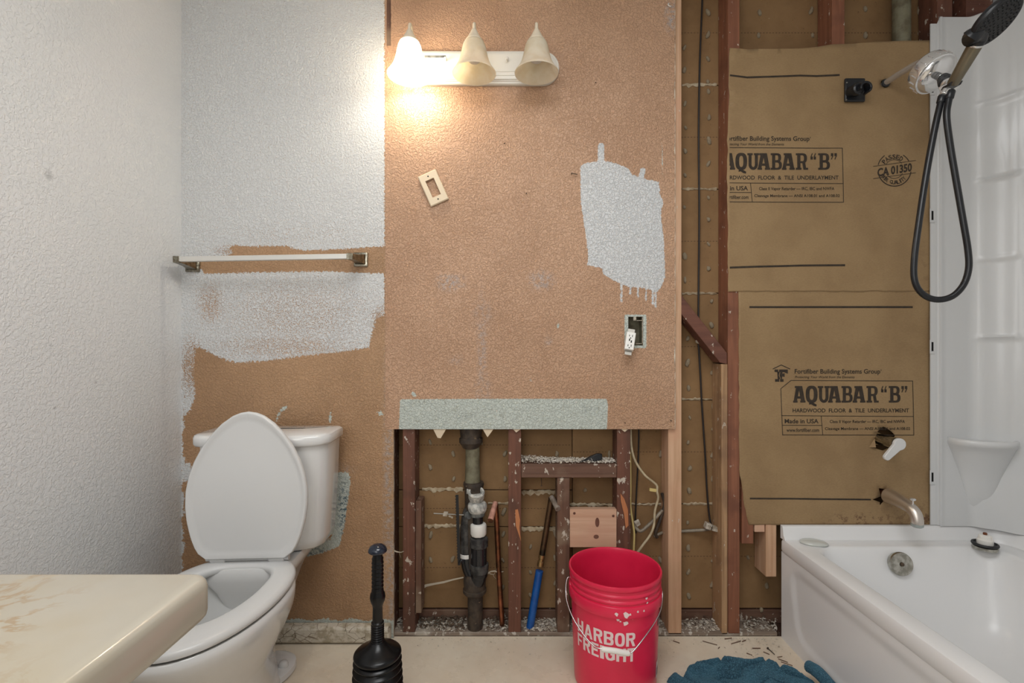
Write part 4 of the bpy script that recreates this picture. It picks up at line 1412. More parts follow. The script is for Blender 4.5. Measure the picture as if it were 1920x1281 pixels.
# looped hose with its corrugation
YH = -.345
hp = [(1784, 172, -.355), (1780, 186, -.352), (1768, 180, YH + .004), (1766, 184, YH + .002), (1754, 235, YH), (1738, 320, YH), (1724, 410, YH - .005), (1714, 490, YH - .01), (1716, 530, YH - .012), (1732, 553, YH - .015), (1757, 562, YH - .018), (1785, 556, YH - .022),
      (1806, 535, YH - .026), (1816, 505, YH - .03), (1815, 470, YH - .03), (1806, 415, YH - .03), (1793, 340, YH - .025), (1782, 275, YH - .02), (1775, 220, YH - .016), (1778, 192, YH - .014), (1782, 176, YH - .014)]
raw = spline([P(*q) for q in hp[3:]], 30)
# even resampling
cum = [0]
for a, b in zip(raw[:-1], raw[1:]): cum.append(cum[-1] + (b - a).length)
tot = cum[-1]; nn = 560
pts = []
j = 0
for i in range(nn + 1):
    s = tot * i / nn
    while j < len(cum) - 2 and cum[j + 1] < s: j += 1
    t = (s - cum[j]) / max(cum[j + 1] - cum[j], 1e-9)
    pts.append(raw[j].lerp(raw[j + 1], t))
ho = LMB(); ho.tube(pts, [.0094 if i % 2 else .0078 for i in range(nn + 1)], 12)
ho.under('hose', M['black_plastic'], SHW, smooth=70)
for e0, e1 in ((pts[0], pts[8]), (pts[-1], pts[-9])):
    d_ = (e0 - e1).normalized()
    k = LMB().lathe([(.0098, 0), (.0112, .002), (.0112, .022), (.0095, .026)], e0 - d_ * .016, d_, 16)
    k.under('hose_nut', M['black_plastic'], SHW, smooth=40)

# black holder on the paper
HB = empty('shower_holder', (P(1600, 172, .004).x, .004, P(0, 172, .004).z), 'black wall bracket for a hand shower on the kraft paper', 'bracket')
k = LMB()
c0 = P(1581, 193, .006); c1 = P(1619, 149, .006)
k.box(c0.x, c1.x, -.006, .0045, c0.z, c1.z)
k.under('back_plate', M['black_plastic'], HB, bevel=.005, bseg=3)
k = LMB()
cc = P(1607, 168, -.03)
k.lathe([(.014, -.03), (.020, -.026), (.019, -.01), (.022, 0.0), (.0215, .012), (.017, .016)], cc + Vector((-.004, .0, 0)), (0.15, -1, -.1), 20)
k.under('swivel', M['black_plastic'], HB, smooth=40)
k = LMB()
arc_ = []
cu = P(1619, 167, -.045)
for i in range(15):
    a = math.radians(200 - 250 * i / 14)
    arc_.append((cu.x + .022 * math.cos(a), cu.z + .022 * math.sin(a)))
inner = [(cu.x + (x - cu.x) * .66, cu.z + (z - cu.z) * .66) for x, z in reversed(arc_)]
poly = arc_ + inner
lo = []
n_ = len(arc_)
for i in range(n_):
    a_, b_ = arc_[i], inner[n_ - 1 - i]
    lo.append([(a_[0], -.062, a_[1]), (b_[0], -.062, b_[1]), (b_[0], -.028, b_[1]), (a_[0], -.028, a_[1])])
k.loops(lo)
k.under('cradle', M['black_plastic'], HB, bevel=.002)
for sx, sy in ((1588, 155), (1587, 187)):
    q_ = P(sx, sy, -.006)
    LMB().lathe([(.0030, -.001), (.0030, .0012), (.0016, .0018)], q_, (0, -1, 0), 10).under('screw', M['steel'], HB)

# mixing valve with its lever
VX, VZ = P(1650, 824, .01).x, P(1650, 824, .01).z
VAL = empty('shower_valve', (VX, 0, VZ), 'chrome shower valve stem with pale lever handle through torn paper', 'valve')
k = LMB()
k.lathe([(.024, -.05), (.024, .02), (.021, .022)], (VX, .045, VZ), (0, -1, 0), 24)
k.tube([(VX - .004, .06, VZ - .1), (VX - .004, .06, VZ + .06)], .011, 12)
k.under('valve_body', M['brass'], VAL, smooth=40)
k = LMB()
k.lathe([(.0195, 0), (.0205, .002), (.0205, .085), (.0215, .086), (.0215, .096)], (VX, .024, VZ), (0, -1, 0), 32)
k.under('sleeve', M['worn_chrome'], VAL, smooth=40)
k = LMB()
ly = -.074
ang = math.radians(226)
dl = Vector((math.cos(ang), 0, math.sin(ang))); nl = Vector((-dl.z, 0, dl.x))
out = []
for i in range(19):
    a = PI * (-.74) + PI * 1.48 * i / 18
    out.append(Vector((VX, 0, VZ)) + (-dl) * .0215 * math.cos(a) + nl * (-.0215) * math.sin(a))
tip = []
for i in range(9):
    a = -PI / 2 + PI * i / 8
    tip.append(Vector((VX, 0, VZ)) + dl * (.064 + .0115 * math.cos(a)) - nl * .0115 * math.sin(a) * -1)
ptsl = out + (tip if (tip[0] - out[-1]).length < (tip[-1] - out[-1]).length else tip[::-1])
k.prism([(v.x, v.z) for v in ptsl], ((0, ly - .012, 0), (1, 0, 0), (0, 0, 1), (0, 1, 0)), .012)
k.under('lever', M['seat'], VAL, bevel=.002)  # white colour stands in for the reflection on its flat face

# tub spout
QX, QZ = P(1660, 925, .01).x, P(1660, 925, .01).z
SPT = empty('tub_spout', (QX, 0, QZ), 'brushed nickel tub spout with diverter knob above the tub', 'spout')
k = LMB().tube([(QX, .08, QZ), (QX, -.01, QZ)], .0118, 16)
k.under('supply_pipe', M['copper'], SPT, smooth=60)
sx_ = QX - .006
k = LMB()
k.tube(spline([(sx_, -.012, QZ - .002), (sx_, -.014, QZ - .002), (sx_, -.035, QZ - .003), (sx_, -.065, QZ - .006), (sx_, -.095, QZ - .011), (sx_, -.118, QZ - .017), (sx_, -.134, QZ - .030), (sx_, -.140, QZ - .048), (sx_, -.140, QZ - .058)], 4),
       [.020 + .007 * min(1, i / 3) if i < 4 else (.027 - .0075 * min(1, (i - 4) / 14) if i < 20 else .0195 - .0012 * (i - 20) / 13) for i in range(33)], 28)
sbo = k.under('spout_body', M['nickel'], SPT, smooth=50)
k = LMB()
k.lathe([(.016, 0), (.0185, .002), (.0185, .010), (.014, .0135)], (sx_, -.140, QZ - .058), (0, 0, -1), 24)
k.under('aerator', M['clear'], sbo, smooth=40)
k = LMB()
k.lathe([(.003, -.006), (.003, .012), (.0085, .014), (.0095, .018), (.006, .021)], (sx_, -.122, QZ + .002), (0, 0, 1), 16)
k.under('diverter_knob', M['chrome'], sbo, smooth=40)
# ---------------------------------------------------------------- toilet
def egg(hw, yb, yf, z, n=56, x0=0.0, sqb=2.6, wide=.42):
    """egg outline: straight-ish back at yb, rounded front at yf (towards the camera, negative)"""
    yc = yb + (yf - yb) * wide
    out = []
    for i in range(n):
        t = 2 * PI * i / n
        c, s = math.cos(t), math.sin(t)
        if s >= 0:
            e = 2.0 / sqb
            x = hw * math.copysign(abs(c) ** e, c); y = yc + (yb - yc) * abs(s) ** e
        else:
            x = hw * math.copysign(abs(c) ** .93, c); y = yc + (yf - yc) * abs(s)
        out.append((x + x0, y, z))
    return out
T = empty('toilet', (-0.840, -0.055, 0.0), 'white toilet with raised seat lid and tank against the brown wall', 'toilet', rz=math.radians(3.0))
T.scale = (1, 1, 1.03)
def dshape(hw, yb, yf, z, r=.03, n=14):
    """tank outline: flat back, bowed front"""
    out = []
    for i in range(n + 1):
        u = -1 + 2 * i / n
        x = hw * math.sin(u * PI / 2)
        bow = (1 - (x / hw) ** 2) * .045
        corner = max(0, (abs(x) / hw - .88) / .12) ** 2 * r
        out.append((x, yf - bow + .045 + corner - .020, z))
    out.append((hw, yb + -.02, z)); out.append((hw - .012, yb, z)); out.append((-hw + .012, yb, z)); out.append((-hw, yb - .02, z))
    return out
tk = MB()
tk.loops([dshape(.178, -.004, -.158, .405), dshape(.187, -.003, -.168, .412), dshape(.195, -.002, -.178, .44), dshape(.205, 0, -.186, .60), dshape(.211, 0, -.190, .750)])
tko = tk.build('tank', M['china'], T, smooth=40, bevel=None)
ld = MB()
ld.loops([dshape(.209, 0, -.190, .748), dshape(.219, 0, -.203, .750), dshape(.223, 0, -.207, .756), dshape(.223, 0, -.207, .774), dshape(.221, -.002, -.204, .781), dshape(.213, -.006, -.197, .785), dshape(.10, -.06, -.12, .787)])
ld.build('tank_lid', M['china'], T, smooth=42)
bw = MB()
rings = [egg(.105, -.09, -.56, 0.0, sqb=1.6, wide=.66), egg(.114, -.08, -.575, .004, sqb=1.6, wide=.66), egg(.116, -.08, -.575, .020, sqb=1.6, wide=.66), egg(.106, -.09, -.565, .030, sqb=1.6, wide=.66), egg(.100, -.10, -.555, .06, sqb=1.6, wide=.66), egg(.099, -.115, -.55, .12, sqb=1.6, wide=.64), egg(.104, -.135, -.56, .165, sqb=1.7, wide=.60), egg(.118, -.145, -.585, .20, sqb=1.8, wide=.56), egg(.140, -.16, -.625, .245, sqb=2.0, wide=.50),
         egg(.160, -.175, -.66, .285, sqb=2.1, wide=.46), egg(.176, -.19, -.69, .322, sqb=2.2), egg(.184, -.20, -.708, .350, sqb=2.3), egg(.187, -.205, -.715, .370, sqb=2.3), egg(.186, -.206, -.714, .382, sqb=2.3), egg(.180, -.212, -.708, .388, sqb=2.3),
         egg(.150, -.235, -.670, .388), egg(.142, -.243, -.662, .382), egg(.140, -.245, -.660, .360), egg(.146, -.24, -.664, .345), egg(.138, -.25, -.65, .30), egg(.115, -.28, -.59, .24), egg(.075, -.31, -.50, .19), egg(.05, -.33, -.45, .175)]
bw.loops(rings[:15], True, False)
bw.build('bowl', M['china'], T, smooth=50)
bi = MB(); bi.loops(rings[14:], False, True)
bi.build('bowl_inside', M['china_in'], T, smooth=50)
dk = MB()
def rbox(hw, yb, yf, z): return [(x, y, z) for x, y, _ in rrect(-hw, hw, yf, yb, .03, 5)]
dk.loops([rbox(.060, -.04, -.25, .18), rbox(.07, -.03, -.26, .26), rbox(.095, -.015, -.28, .33), rbox(.125, -.010, -.29, .368), rbox(.132, -.010, -.29, .392), rbox(.128, -.012, -.285, .404)])
dk.build('deck', M['china'], T, smooth=45)
ft = MB()
ft.loops([egg(.090, -.055, -.24, .0, sqb=2.2), egg(.096, -.05, -.245, .006, sqb=2.2), egg(.094, -.052, -.243, .022, sqb=2.2), egg(.074, -.07, -.225, .032, sqb=2.2)])
fto = ft.build('foot', M['china'], T, smooth=45)
for s in (-1, 1):
    k = MB().lathe([(.016, 0), (.016, .008), (.012, .016), (.004, .019)], (s * .066, -.15, .028), seg=16)
    k.build('bolt_cap', M['seat'], fto, smooth=50)
# groove line moulded along the bowl
gr = MB()
g0 = egg(.1665, -.18, -.672, .293); 
# seat ring with its opening
se = MB()
def ring_loops(hw, yb, yf, z, ihw, iyb, iyf): return egg(hw, yb, yf, z, sqb=2.35), egg(ihw, iyb, iyf, z, sqb=3.0, wide=.40)
o0, i0 = ring_loops(.176, -.205, -.704, .391, .118, -.272, -.612)
o1, i1 = ring_loops(.183, -.200, -.712, .396, .114, -.276, -.608)
o2, i2 = ring_loops(.184, -.199, -.713, .405, .112, -.278, -.606)
o3, i3 = ring_loops(.178, -.203, -.706, .4125, .116, -.274, -.611)
o4, i4 = ring_loops(.165, -.212, -.692, .4155, .124, -.266, -.620)
se.loops([o0, o1, o2, o3, o4, i4, i3, i2, i1, i0, o0], False, False)
se.build('seat', M['seat'], T, smooth=50)
# the raised lid: an egg plate standing at the hinge, with an upturned rim
HL = 0.440
prof_h = [(0.0, .118), (.015, .132), (.05, .147), (.10, .158), (.17, .169), (.26, .179), (.36, .1845), (.46, .184), (.56, .176), (.66, .161), (.76, .138), (.85, .109), (.92, .079), (.97, .048), (.992, .024), (1.0, .0)]
hs = np.linspace(0, 1, 40) ** 1.0
hs = np.sin(hs * PI / 2)
pw = np.interp(hs, [a for a, _ in prof_h], [b for _, b in prof_h])
right = [(pw[i], hs[i] * HL) for i in range(40)]
outl = right + [(-x, h) for x, h in right[-2::-1]]
cx0, cy0 = 0.0, HL * .46
def shrink(d):
    res = []
    n = len(outl)
    for i, (x, h) in enumerate(outl):
        a, b = outl[i - 1], outl[(i + 1) % n]
        tx, ty = b[0] - a[0], b[1] - a[1]
        L = math.hypot(tx, ty) or 1
        res.append((x - ty / L * d, h + tx / L * d))
    return res
def inner(k): return [(x * k, cy0 + (h - cy0) * k) for x, h in outl]
lean = math.radians(2)
def lid_pt(x, h, off):      # off towards the camera from the lid's back face
    y = -.252 + h * math.sin(lean) - off * math.cos(lean)
    z = .428 + h * math.cos(lean) - off * math.sin(lean)
    return (x, y, z)
lid = MB()
lidl = [(shrink(.006), 0.0), (shrink(.001), .004), (shrink(0), .010), (shrink(.001), .016), (shrink(.004), .0195), (shrink(.009), .0195), (inner(.92), .015), (inner(.86), .0135), (inner(.5), .0135)]
lid.loops([[lid_pt(x, h, o_) for x, h in l] for l, o_ in lidl], True, True)
lid.build('seat_lid', M['seat'], T, smooth=40)
k = MB()
k.tube([(-.125, -.250, .4245), (.125, -.250, .4245)], .0085, 14)
k.build('hinge_rod', M['seat'], T, smooth=40)
for s in (-1, 1):
    k = MB()
    k.tube([(s * .065, -.250, .4245), (s * .112, -.250, .4245)], .0125, 16)
    k.box(s * .068, s * .110, -.260, -.236, .405, .426)
    k.build('hinge', M['seat'], T, smooth=40, bevel=.002)
# flush lever on the tank's left front
k = MB().lathe([(.011, 0), (.011, .008)], (-.19, -.165, .70), (0, -1, 0), 14)
k.tube([(-.19, -.176, .70), (-.13, -.186, .692)], [.006, .005], 10)
k.build('flush_lever', M['chrome'], tko, smooth=40)

# ---------------------------------------------------------------- vanity with marble top, in front
V = empty('vanity', (-.82, -1.5, 0), 'vanity with cream veined marble countertop in the left foreground', 'vanity')
CT = 0.805
dy = -1.18
cl = LMB()
def ct(i, z): return rrect(XL + .004 + i, -.388 - i, -1.80 + i, dy - i, .024 - min(i, .02) * .5, 8, z)
cl.loops([ct(.010, CT - .053), ct(.004, CT - .051), ct(.001, CT - .047), ct(0, CT - .042), ct(0, CT - .012), ct(.0015, CT - .006), ct(.0045, CT - .0018), ct(.010, CT)])
cl.under('countertop', M['marble'], V, smooth=40)
cb = LMB().box(XL + .01, -.52, -1.78, -1.26, 0, CT - .053)
cb.under('cabinet', M['cabinet'], V, bevel=.003)

# ---------------------------------------------------------------- plunger
PX, PYY = P(708, 1010, -.38).x, -.38
PL = empty('plunger', (PX, PYY, 0), 'black bellows plunger with a knobbed handle standing on the floor', 'plunger')
PL.scale = (1.06, 1.06, 1.0)
pr_ = [(.055, 0.0), (.060, .004)]
z = .006
for i in range(8):
    r0 = .074 - .0011 * i
    pr_ += [(r0 - .010, z), (r0 - .001, z + .007), (r0, z + .0105), (r0 - .002, z + .0135), (r0 - .010, z + .0185)]
    z += .0215
pr_ += [(.057, z), (.063, z + .002), (.0655, z + .007), (.0645, z + .012), (.060, z + .0165), (.050, z + .022), (.036, z + .030), (.026, z + .038), (.0195, z + .046)]
MB().lathe(pr_, seg=48).build('bellows', M['plunger'], PL, smooth=40)
z0 = z + .044
hp_ = [(.0180, z0)]
for i in range(8):
    hp_ += [(.0183, z0 + .002 + i * .0068), (.0165, z0 + .0052 + i * .0068)]
zz = z0 + .058
hp_ += [(.0175, zz), (.0140, zz + .003), (.0133, zz + .045), (.0150, zz + .052), (.0195, zz + .064), (.0212, zz + .074), (.0200, zz + .085), (.0165, zz + .092)]
zz += .094
for i in range(8):
    hp_ += [(.0168, zz + i * .0115 + .001), (.0160, zz + i * .0115 + .0045), (.0150, zz + i * .0115 + .0095)]
zz += .093
hp_ += [(.0160, zz + .002), (.0135, zz + .008), (.0124, zz + .020)]
MB().lathe(hp_, seg=28).build('handle', M['plunger'], PL, smooth=35)
kb = zz + .017
MB().lathe([(.0124, kb), (.022, kb + .002), (.0258, kb + .006), (.0255, kb + .011), (.0215, kb + .019), (.013, kb + .025), (.004, kb + .0275)], seg=32).build('knob', M['plunger_knob'], PL, smooth=60)
print('plunger top', kb + .0275)

# ---------------------------------------------------------------- bucket
BX, BY = 0.336, -.215
BK = empty('bucket', (BX, BY, 0), 'red plastic bucket with white lettering and wire handle', 'bucket')
BH = .372
def br(z): return .1325 + (.1435 - .1325) * min(z / .30, 1)
prof = [(.118, .004), (.1225, 0.0), (.1285, .001), (.1315, .006), (.1325, .012), (br(.15), .15), (br(.276), .276), (br(.276), .277), (.1495, .2785), (.1502, .281), (.1508, .308), (.1490, .311), (.1450, .3125), (.1440, .316), (.1475, .3185), (.1482, .321), (.1475, .324), (.1445, .327), (.1440, .334), (.1475, .3365), (.1482, .339), (.1475, .342), (.1450, .345),
        (.1445, .353), (.1490, .356), (.1506, .360), (.1508, .368), (.1495, .3715), (.1470, BH), (.1445, .371), (.1425, .366), (.1415, .35), (.130, .012), (.126, .008), (.04, .008)]
PAIL = MB().lathe(prof, seg=80).build('pail', M['bucket'], BK, smooth=35)
def on_bucket(ang, z, off=.0007):
    r = br(z) + off
    return (r * math.sin(ang), -r * math.cos(ang), z)
txt = MB()
def bucket_text(s, x0, x1, z0, z1, bold):
    """letters bent round the pail: x is metres along the surface from the front"""
    w = {'I': .42, 'E': .86, 'F': .84, 'T': .92, 'A': 1.08}
    tot = sum(w.get(ch, 1.0) for ch in s) + .13 * (len(s) - 1)
    k = (x1 - x0) / tot
    x = x0
    pr = Print()
    for ch in s:
        ww = w.get(ch, 1.0) * k
        block(pr, ch, x, z0, x + ww, z1)
        x += ww + .13 * k
    txt.add([on_bucket(u / .139, v) for u, v in pr.v], pr.f)
bucket_text('HARBOR', -.162, .034, .1905, .2325, .030)
bucket_text('FREIGHT', -.164, .036, .1435, .1850, .030)
txt.build('lettering', M['bucket_print'], PAIL, norm=False)['label'] = 'white printed words on the red pail'
stk = MB()
def patch(a0, a1, z0, z1, off):
    n = 6
    stk.loops([[on_bucket(a0 + (a1 - a0) * i / n, z, off) for i in range(n + 1)] for z in (z0, z1)], False, False, False)
patch(1.02, 1.34, .045, .098, .0006)
stk.build('label', M['bucket_print'], PAIL, norm=False)
stk = MB()
patch(1.08, 1.28, .052, .076, .001)
stk.build('label_print', M['sticker_grey'], PAIL, norm=False)
stk = MB()
patch(1.0, 1.34, .215, .248, .0008)
stk.build('label', M['sticker_grey'], PAIL, norm=False)
# ears and bail
wa = math.radians(8)
ux, uy = math.cos(wa), math.sin(wa)
for s, ez in ((-1, P(1066, 1083, -.215).z), (1, P(1240, 1106, -.215).z)):
    k = MB().lathe([(.012, 0), (.011, .004), (.006, .006)], (s * .1455, 0, min(ez, .31)), (s, 0, 0), 16)
    k.build('ear', M['bucket'], BK, smooth=40)
bp = [(1073, 1083, -.215), (1065, 1083, -.217), (1062, 1092, -.225), (1061, 1108, -.24), (1063, 1128, -.265), (1074, 1158, -.305), (1094, 1190, -.345), (1113, 1211, -.372), (1128, 1217, -.383), (1154, 1221, -.388), (1180, 1225, -.385), (1192, 1216, -.378), (1212, 1190, -.350), (1228, 1166, -.310), (1238, 1145, -.275), (1241.5, 1125, -.245), (1241, 1108, -.225), (1233, 1105, -.215)]
wire = spline([P(*q) - Vector((BX, BY, 0)) for q in bp], 8)
BAIL = MB().tube(wire, .0019, 8).build('bail_wire', M['wire'], BK, smooth=60)
gp = wire[8 * 8:8 * 10 + 1]
MB().tube(gp, [.0070] + [.0082] * (len(gp) - 2) + [.0070], 14).build('grip', M['white_plastic'], BAIL, smooth=50)
# paint blots on the pail
bl = MB()
for (a, z, r) in ((.02, .292, .0085), (.02, .262, .0075), (-.17, .293, .005), (-.14, .272, .0045), (-.09, .268, .003), (.10, .294, .003), (.26, .30, .003), (.40, .299, .0028), (.48, .332, .004), (.50, .318, .003)):
    n = 10
    off = .0085 if z > .2785 else .0009
    if z > .312: off = .0058
    q = [on_bucket(a + r * (1 + .3 * math.sin(3 * t + a * 40)) * math.cos(t) / .144, z + r * (1 + .3 * math.sin(2 * t + z * 99)) * math.sin(t), off) for t in np.linspace(0, 2 * PI, n, endpoint=False)]
    bl.add(q, [tuple(range(n))])
bl.build('paint_blot', M['bucket_print'], PAIL, norm=False)

# ---------------------------------------------------------------- vanity light with three shades
LY = -.11
SHX = [P(x, 0, LY).x for x in (768, 889, 1006)]
LT = empty('vanity_light', (SHX[1], -.012, P(0, 125, -.02).z), 'white wall light bar with three bell shades, the left one lit', 'light')
bp0, bp1 = P(738, 156, -.022), P(1049, 93, -.022)
def stadium(inset, y):
    x0, x1 = bp0.x + inset, bp1.x - inset
    z0, z1 = bp0.z + inset, bp1.z - inset
    r = (z1 - z0) / 2 * .98
    return [(x, y, z) for x, z, _ in rrect(x0, x1, z0, z1, r, 12)]
k = LMB()
k.loops([stadium(0, -.0005), stadium(0, -.012), stadium(.003, -.016), stadium(.008, -.017), stadium(.009, -.020), stadium(.014, -.0225), stadium(.02, -.0235)])
LBP = k.under('back_plate', M['fixture_white'], LT, smooth=35)
k = LMB()
for py in (134, 141, 148):
    a, b = P(775, py, -.024), P(1012, py, -.024)
    k.box(a.x, b.x, -.0255, -.022, a.z - .0018, a.z + .0018)
k.under('flute', M['fixture_white'], LBP, bevel=.0008)
k = LMB()
a, b = P(796, 104, -.024), P(836, 108, -.024)
k.box(a.x, b.x, -.0245, -.0228, b.z, a.z)
k.under('rating_label', M['nut_grey'], LBP)
for sx in (836, 951):
    q = P(sx, 114, -.024)
    k = LMB().lathe([(.0030, -.002), (.0030, .010), (.0058, .011), (.0062, .016), (.0035, .019)], q, (0, -1, 0), 14)
    k.under('thumb_screw', M['fixture_white'], LBP, smooth=40)
for i, sx in enumerate(SHX):
    ZR = P(0, (141, 138, 137)[i], LY).z        # rim height
    top = P(0, (78, 77, 77)[i], LY).z
    Hh = top - ZR
    k = LMB()
    k.tube(spline([(sx, -.018, ZR + .075), (sx, -.045, ZR + .135), (sx, -.075, top + .058), (sx, -.100, top + .066), (sx, LY, top + .052), (sx, LY, top + .028)], 6), .0058, 12)
    k.lathe([(.016, 0), (.015, .005), (.008, .009)], (sx, -.022, ZR + .075), (0, -1, 0), 18)
    k.under('arm', M['fixture_cream'], LT, smooth=60)
    k = LMB()
    k.lathe([(.0060, .043), (.0105, .036), (.0130, .030), (.0205, .016), (.0265, .006), (.0300, .002), (.0305, -.004), (.0290, -.008), (.0240, -.010)], (sx, LY, top), (0, 0, 1), 28)
    k.under('socket_cup', M['fixture_cream'], LT, smooth=40)
    inn = [(.0275, Hh), (.0345, Hh * .955), (.0390, Hh * .87), (.0425, Hh * .75), (.0455, Hh * .62), (.0485, Hh * .50), (.0525, Hh * .38), (.0585, Hh * .25), (.0665, Hh * .13), (.0740, Hh * .045), (.0775, 0.0)]
    t_ = .0028
    pf = inn + [(inn[-1][0] - .001, -.0022)] + [(r - t_, h - .0005) for r, h in reversed(inn)]
    k = LMB().lathe(pf, (sx, LY, ZR), (0, 0, 1), 44, False, False)
    s_ = k.under('shade', M['shade_lit'] if i == 0 else M['shade'], LT, smooth=60)
    if i == 0: s_['label'] = 'glowing lit glass shade'
    k = LMB()
    zb0 = ZR + (.038)
    k.lathe([(.004, 0), (.017, .003), (.026, .012), (.0295, .024), (.027, .038), (.019, .054), (.0135, .066), (.0135, .075)] if i else [(.003, .03), (.010, .032), (.0125, .040), (.0125, .066), (.0135, .075)], (sx, LY, zb0 if i else ZR + .036), (0, 0, 1), 20)
    k.under('bulb', M['bulb'] if i == 0 else M['seat'], LT, smooth=60)

# ---------------------------------------------------------------- towel bar
TBY = -.098
ra, la = P(677, 487, -.002), P(362, 497, -.002)
TB = empty('towel_bar', ((ra.x + la.x) / 2, -.001, ra.z), 'pale square towel bar on pitted chrome posts above the toilet', 'towel bar')
e0, e1 = P(337, 486.5, TBY), P(661, 481, TBY)
k = LMB()
ax = (e1 - e0).normalized(); zz_ = Vector((-ax.z, 0, ax.x))
k.obox((e0 + e1) / 2, (e1 - e0) / 2, Vector((0, .0085, 0)), zz_ * .0088)
k.under('bar', M['towel_bar'], TB, bevel=.001)
for c, e, s in ((la, P(333, 487, TBY), -1), (ra, P(657, 481.5, TBY), 1)):
    k = LMB()
    q = .0265
    k.loops([[(c.x + a * q, -.0008, c.z + b * q) for a, b in ((-1, -1), (1, -1), (1, 1), (-1, 1))], [(c.x + a * q, -.007, c.z + b * q) for a, b in ((-1, -1), (1, -1), (1, 1), (-1, 1))], [(c.x + a * .021, -.0095, c.z + b * .021) for a, b in ((-1, -1), (1, -1), (1, 1), (-1, 1))]])
    k.under('wall_plate', M['bar_metal'], TB, bevel=.002)
    k = LMB()
    secs = []
    for t, hw in ((0, .0195), (.15, .0165), (.35, .0135), (.6, .012), (.85, .0115), (1.0, .0115)):
        y = -.008 + (TBY - .0095 + .008) * t
        cx_ = c.x + (e.x - c.x) * t; cz_ = c.z + (e.z - c.z) * t
        secs.append([(cx_ + a * hw, y, cz_ + b * hw) for a, b in ((-1, -1), (1, -1), (1, 1), (-1, 1))])
    k.loops(secs)
    k.under('post', M['bar_metal'], TB, bevel=.0015)

# ---------------------------------------------------------------- loose cover plate on the wall
th = math.radians(24)
WP = empty('cover_plate', (P(813, 354, 0).x, -.001, P(813, 354, 0).z), 'almond switch cover plate hanging crooked on the brown wall', 'cover plate')
def rot(u, v): return (u * math.cos(th) - v * math.sin(th), u * math.sin(th) + v * math.cos(th))
def rect_ring(hw, hh, y): return [(rot(a * hw, b * hh)[0], y + (rot(a * hw, b * hh)[1]) * -.02, rot(a * hw, b * hh)[1]) for a, b in ((-1, -1), (1, -1), (1, 1), (-1, 1))]
k = MB()
k.loops([rect_ring(.0365, .0605, -.003), rect_ring(.0365, .0605, -.0085), rect_ring(.0335, .0575, -.0115), rect_ring(.0172, .0338, -.0115), rect_ring(.0166, .0332, -.0105), rect_ring(.0166, .0332, -.004), rect_ring(.0345, .0585, -.004), rect_ring(.0345, .0585, -.003), rect_ring(.0365, .0605, -.003)], False, False)
k.build('plate', M['almond'], WP, smooth=30)
for v in (.046, -.046):
    a, b = rot(0, v)
    MB().lathe([(.0028, 0), (.0026, .0006)], (a, -.0116 - b * .02, b), (0, -1, 0), 12).build('screw_hole', M['hole'], WP)

# ---------------------------------------------------------------- receptacle dangling out of its box
oc_ = P(1181, 641, -.035)
RC = empty('electrical_outlet', oc_, 'white electrical outlet dangling from its wall box by its wires', 'outlet')
Zr = Vector((0.22, .30, 1)).normalized()            # long axis
Nr = (Vector((-0.10, -1, 0.42)) - Zr * Vector((-0.10, -1, 0.42)).dot(Zr)).normalized()   # face normal
Xr = Nr.cross(Zr).normalized() * -1
def rp(u, v, w): return Xr * u + Zr * v + Nr * w
k = MB().obox((0, 0, 0), Xr * .0165, Zr * .034, Nr * .013)
k.build('body', M['white_plastic'], RC, bevel=.002)
k = MB().obox(rp(0, 0, -.002), Xr * .0125, Zr * .051, Nr * .0008)
k.build('yoke', M['steel'], RC, bevel=.0004)
k = MB()
for v in (-.019, .019):
    k.obox(rp(-.0055, v, .0131), Xr * .0011, Zr * .0036, Nr * .0004)
    k.obox(rp(.0055, v, .0131), Xr * .0011, Zr * .0042, Nr * .0004)
    k.lathe([(.0024, 0), (.0023, .0004)], rp(0, v - .0085, .0129), Nr, 10)
k.obox(rp(-.003, .003, .0131), Xr * .002, Zr * .0045, Nr * .0005); k.obox(rp(.004, -.003, .0131), Xr * .002, Zr * .0045, Nr * .0005)
k.build('slot', M['hole'], RC)
k = MB()
for dx_, m_ in ((-.006, 0), (.008, 0)):
    a = rp(dx_, .012, -.013)
    k.tube(spline([a, a + Vector((.004, .012, .004)), a + Vector((.012, .04, .016)), a + Vector((.012, .075, .022))], 5), .0018, 6)
k.build('wire', M['black_cable'], RC, smooth=60)
# ---------------------------------------------------------------- plumbing in the open cavity
YP = 0.050
def Q(px, py, y=YP): return P(px, py, y)
def R(n, y=YP): return px2m(n, y)
def vlathe(prof, px, y=YP):
    """prof of (half width in px, y in px) -> lathe about a vertical axis"""
    x = Q(px, 0, y).x
    mb = LMB()
    pts = [(R(w, y), Q(0, py, y).z) for w, py in prof]
    pts = pts[::-1]
    return mb.lathe(pts, (x, y, 0), (0, 0, 1), 28)

VP_ = empty('vent_pipe', (Q(887, 0, .058).x, .058, Q(0, 915, .058).z), 'old grey threaded drain riser behind the black trap', 'pipe')
vlathe([(21, 780), (21, 806), (19.5, 820), (22, 822), (22, 829), (17, 836), (15, 840)], 883, .058).under('coupling', M['cast_iron'], VP_, smooth=35)
vlathe([(13, 834), (13.5, 870), (14.5, 906)], 886, .058).under('riser', M['vent_pipe'], VP_, smooth=50)
vlathe([(15, 903), (18.5, 904), (19.5, 908), (18.5, 912), (17, 918), (16, 960), (15.5, 1062)], 888, .058).under('fitting', M['cast_iron'], VP_, smooth=35)

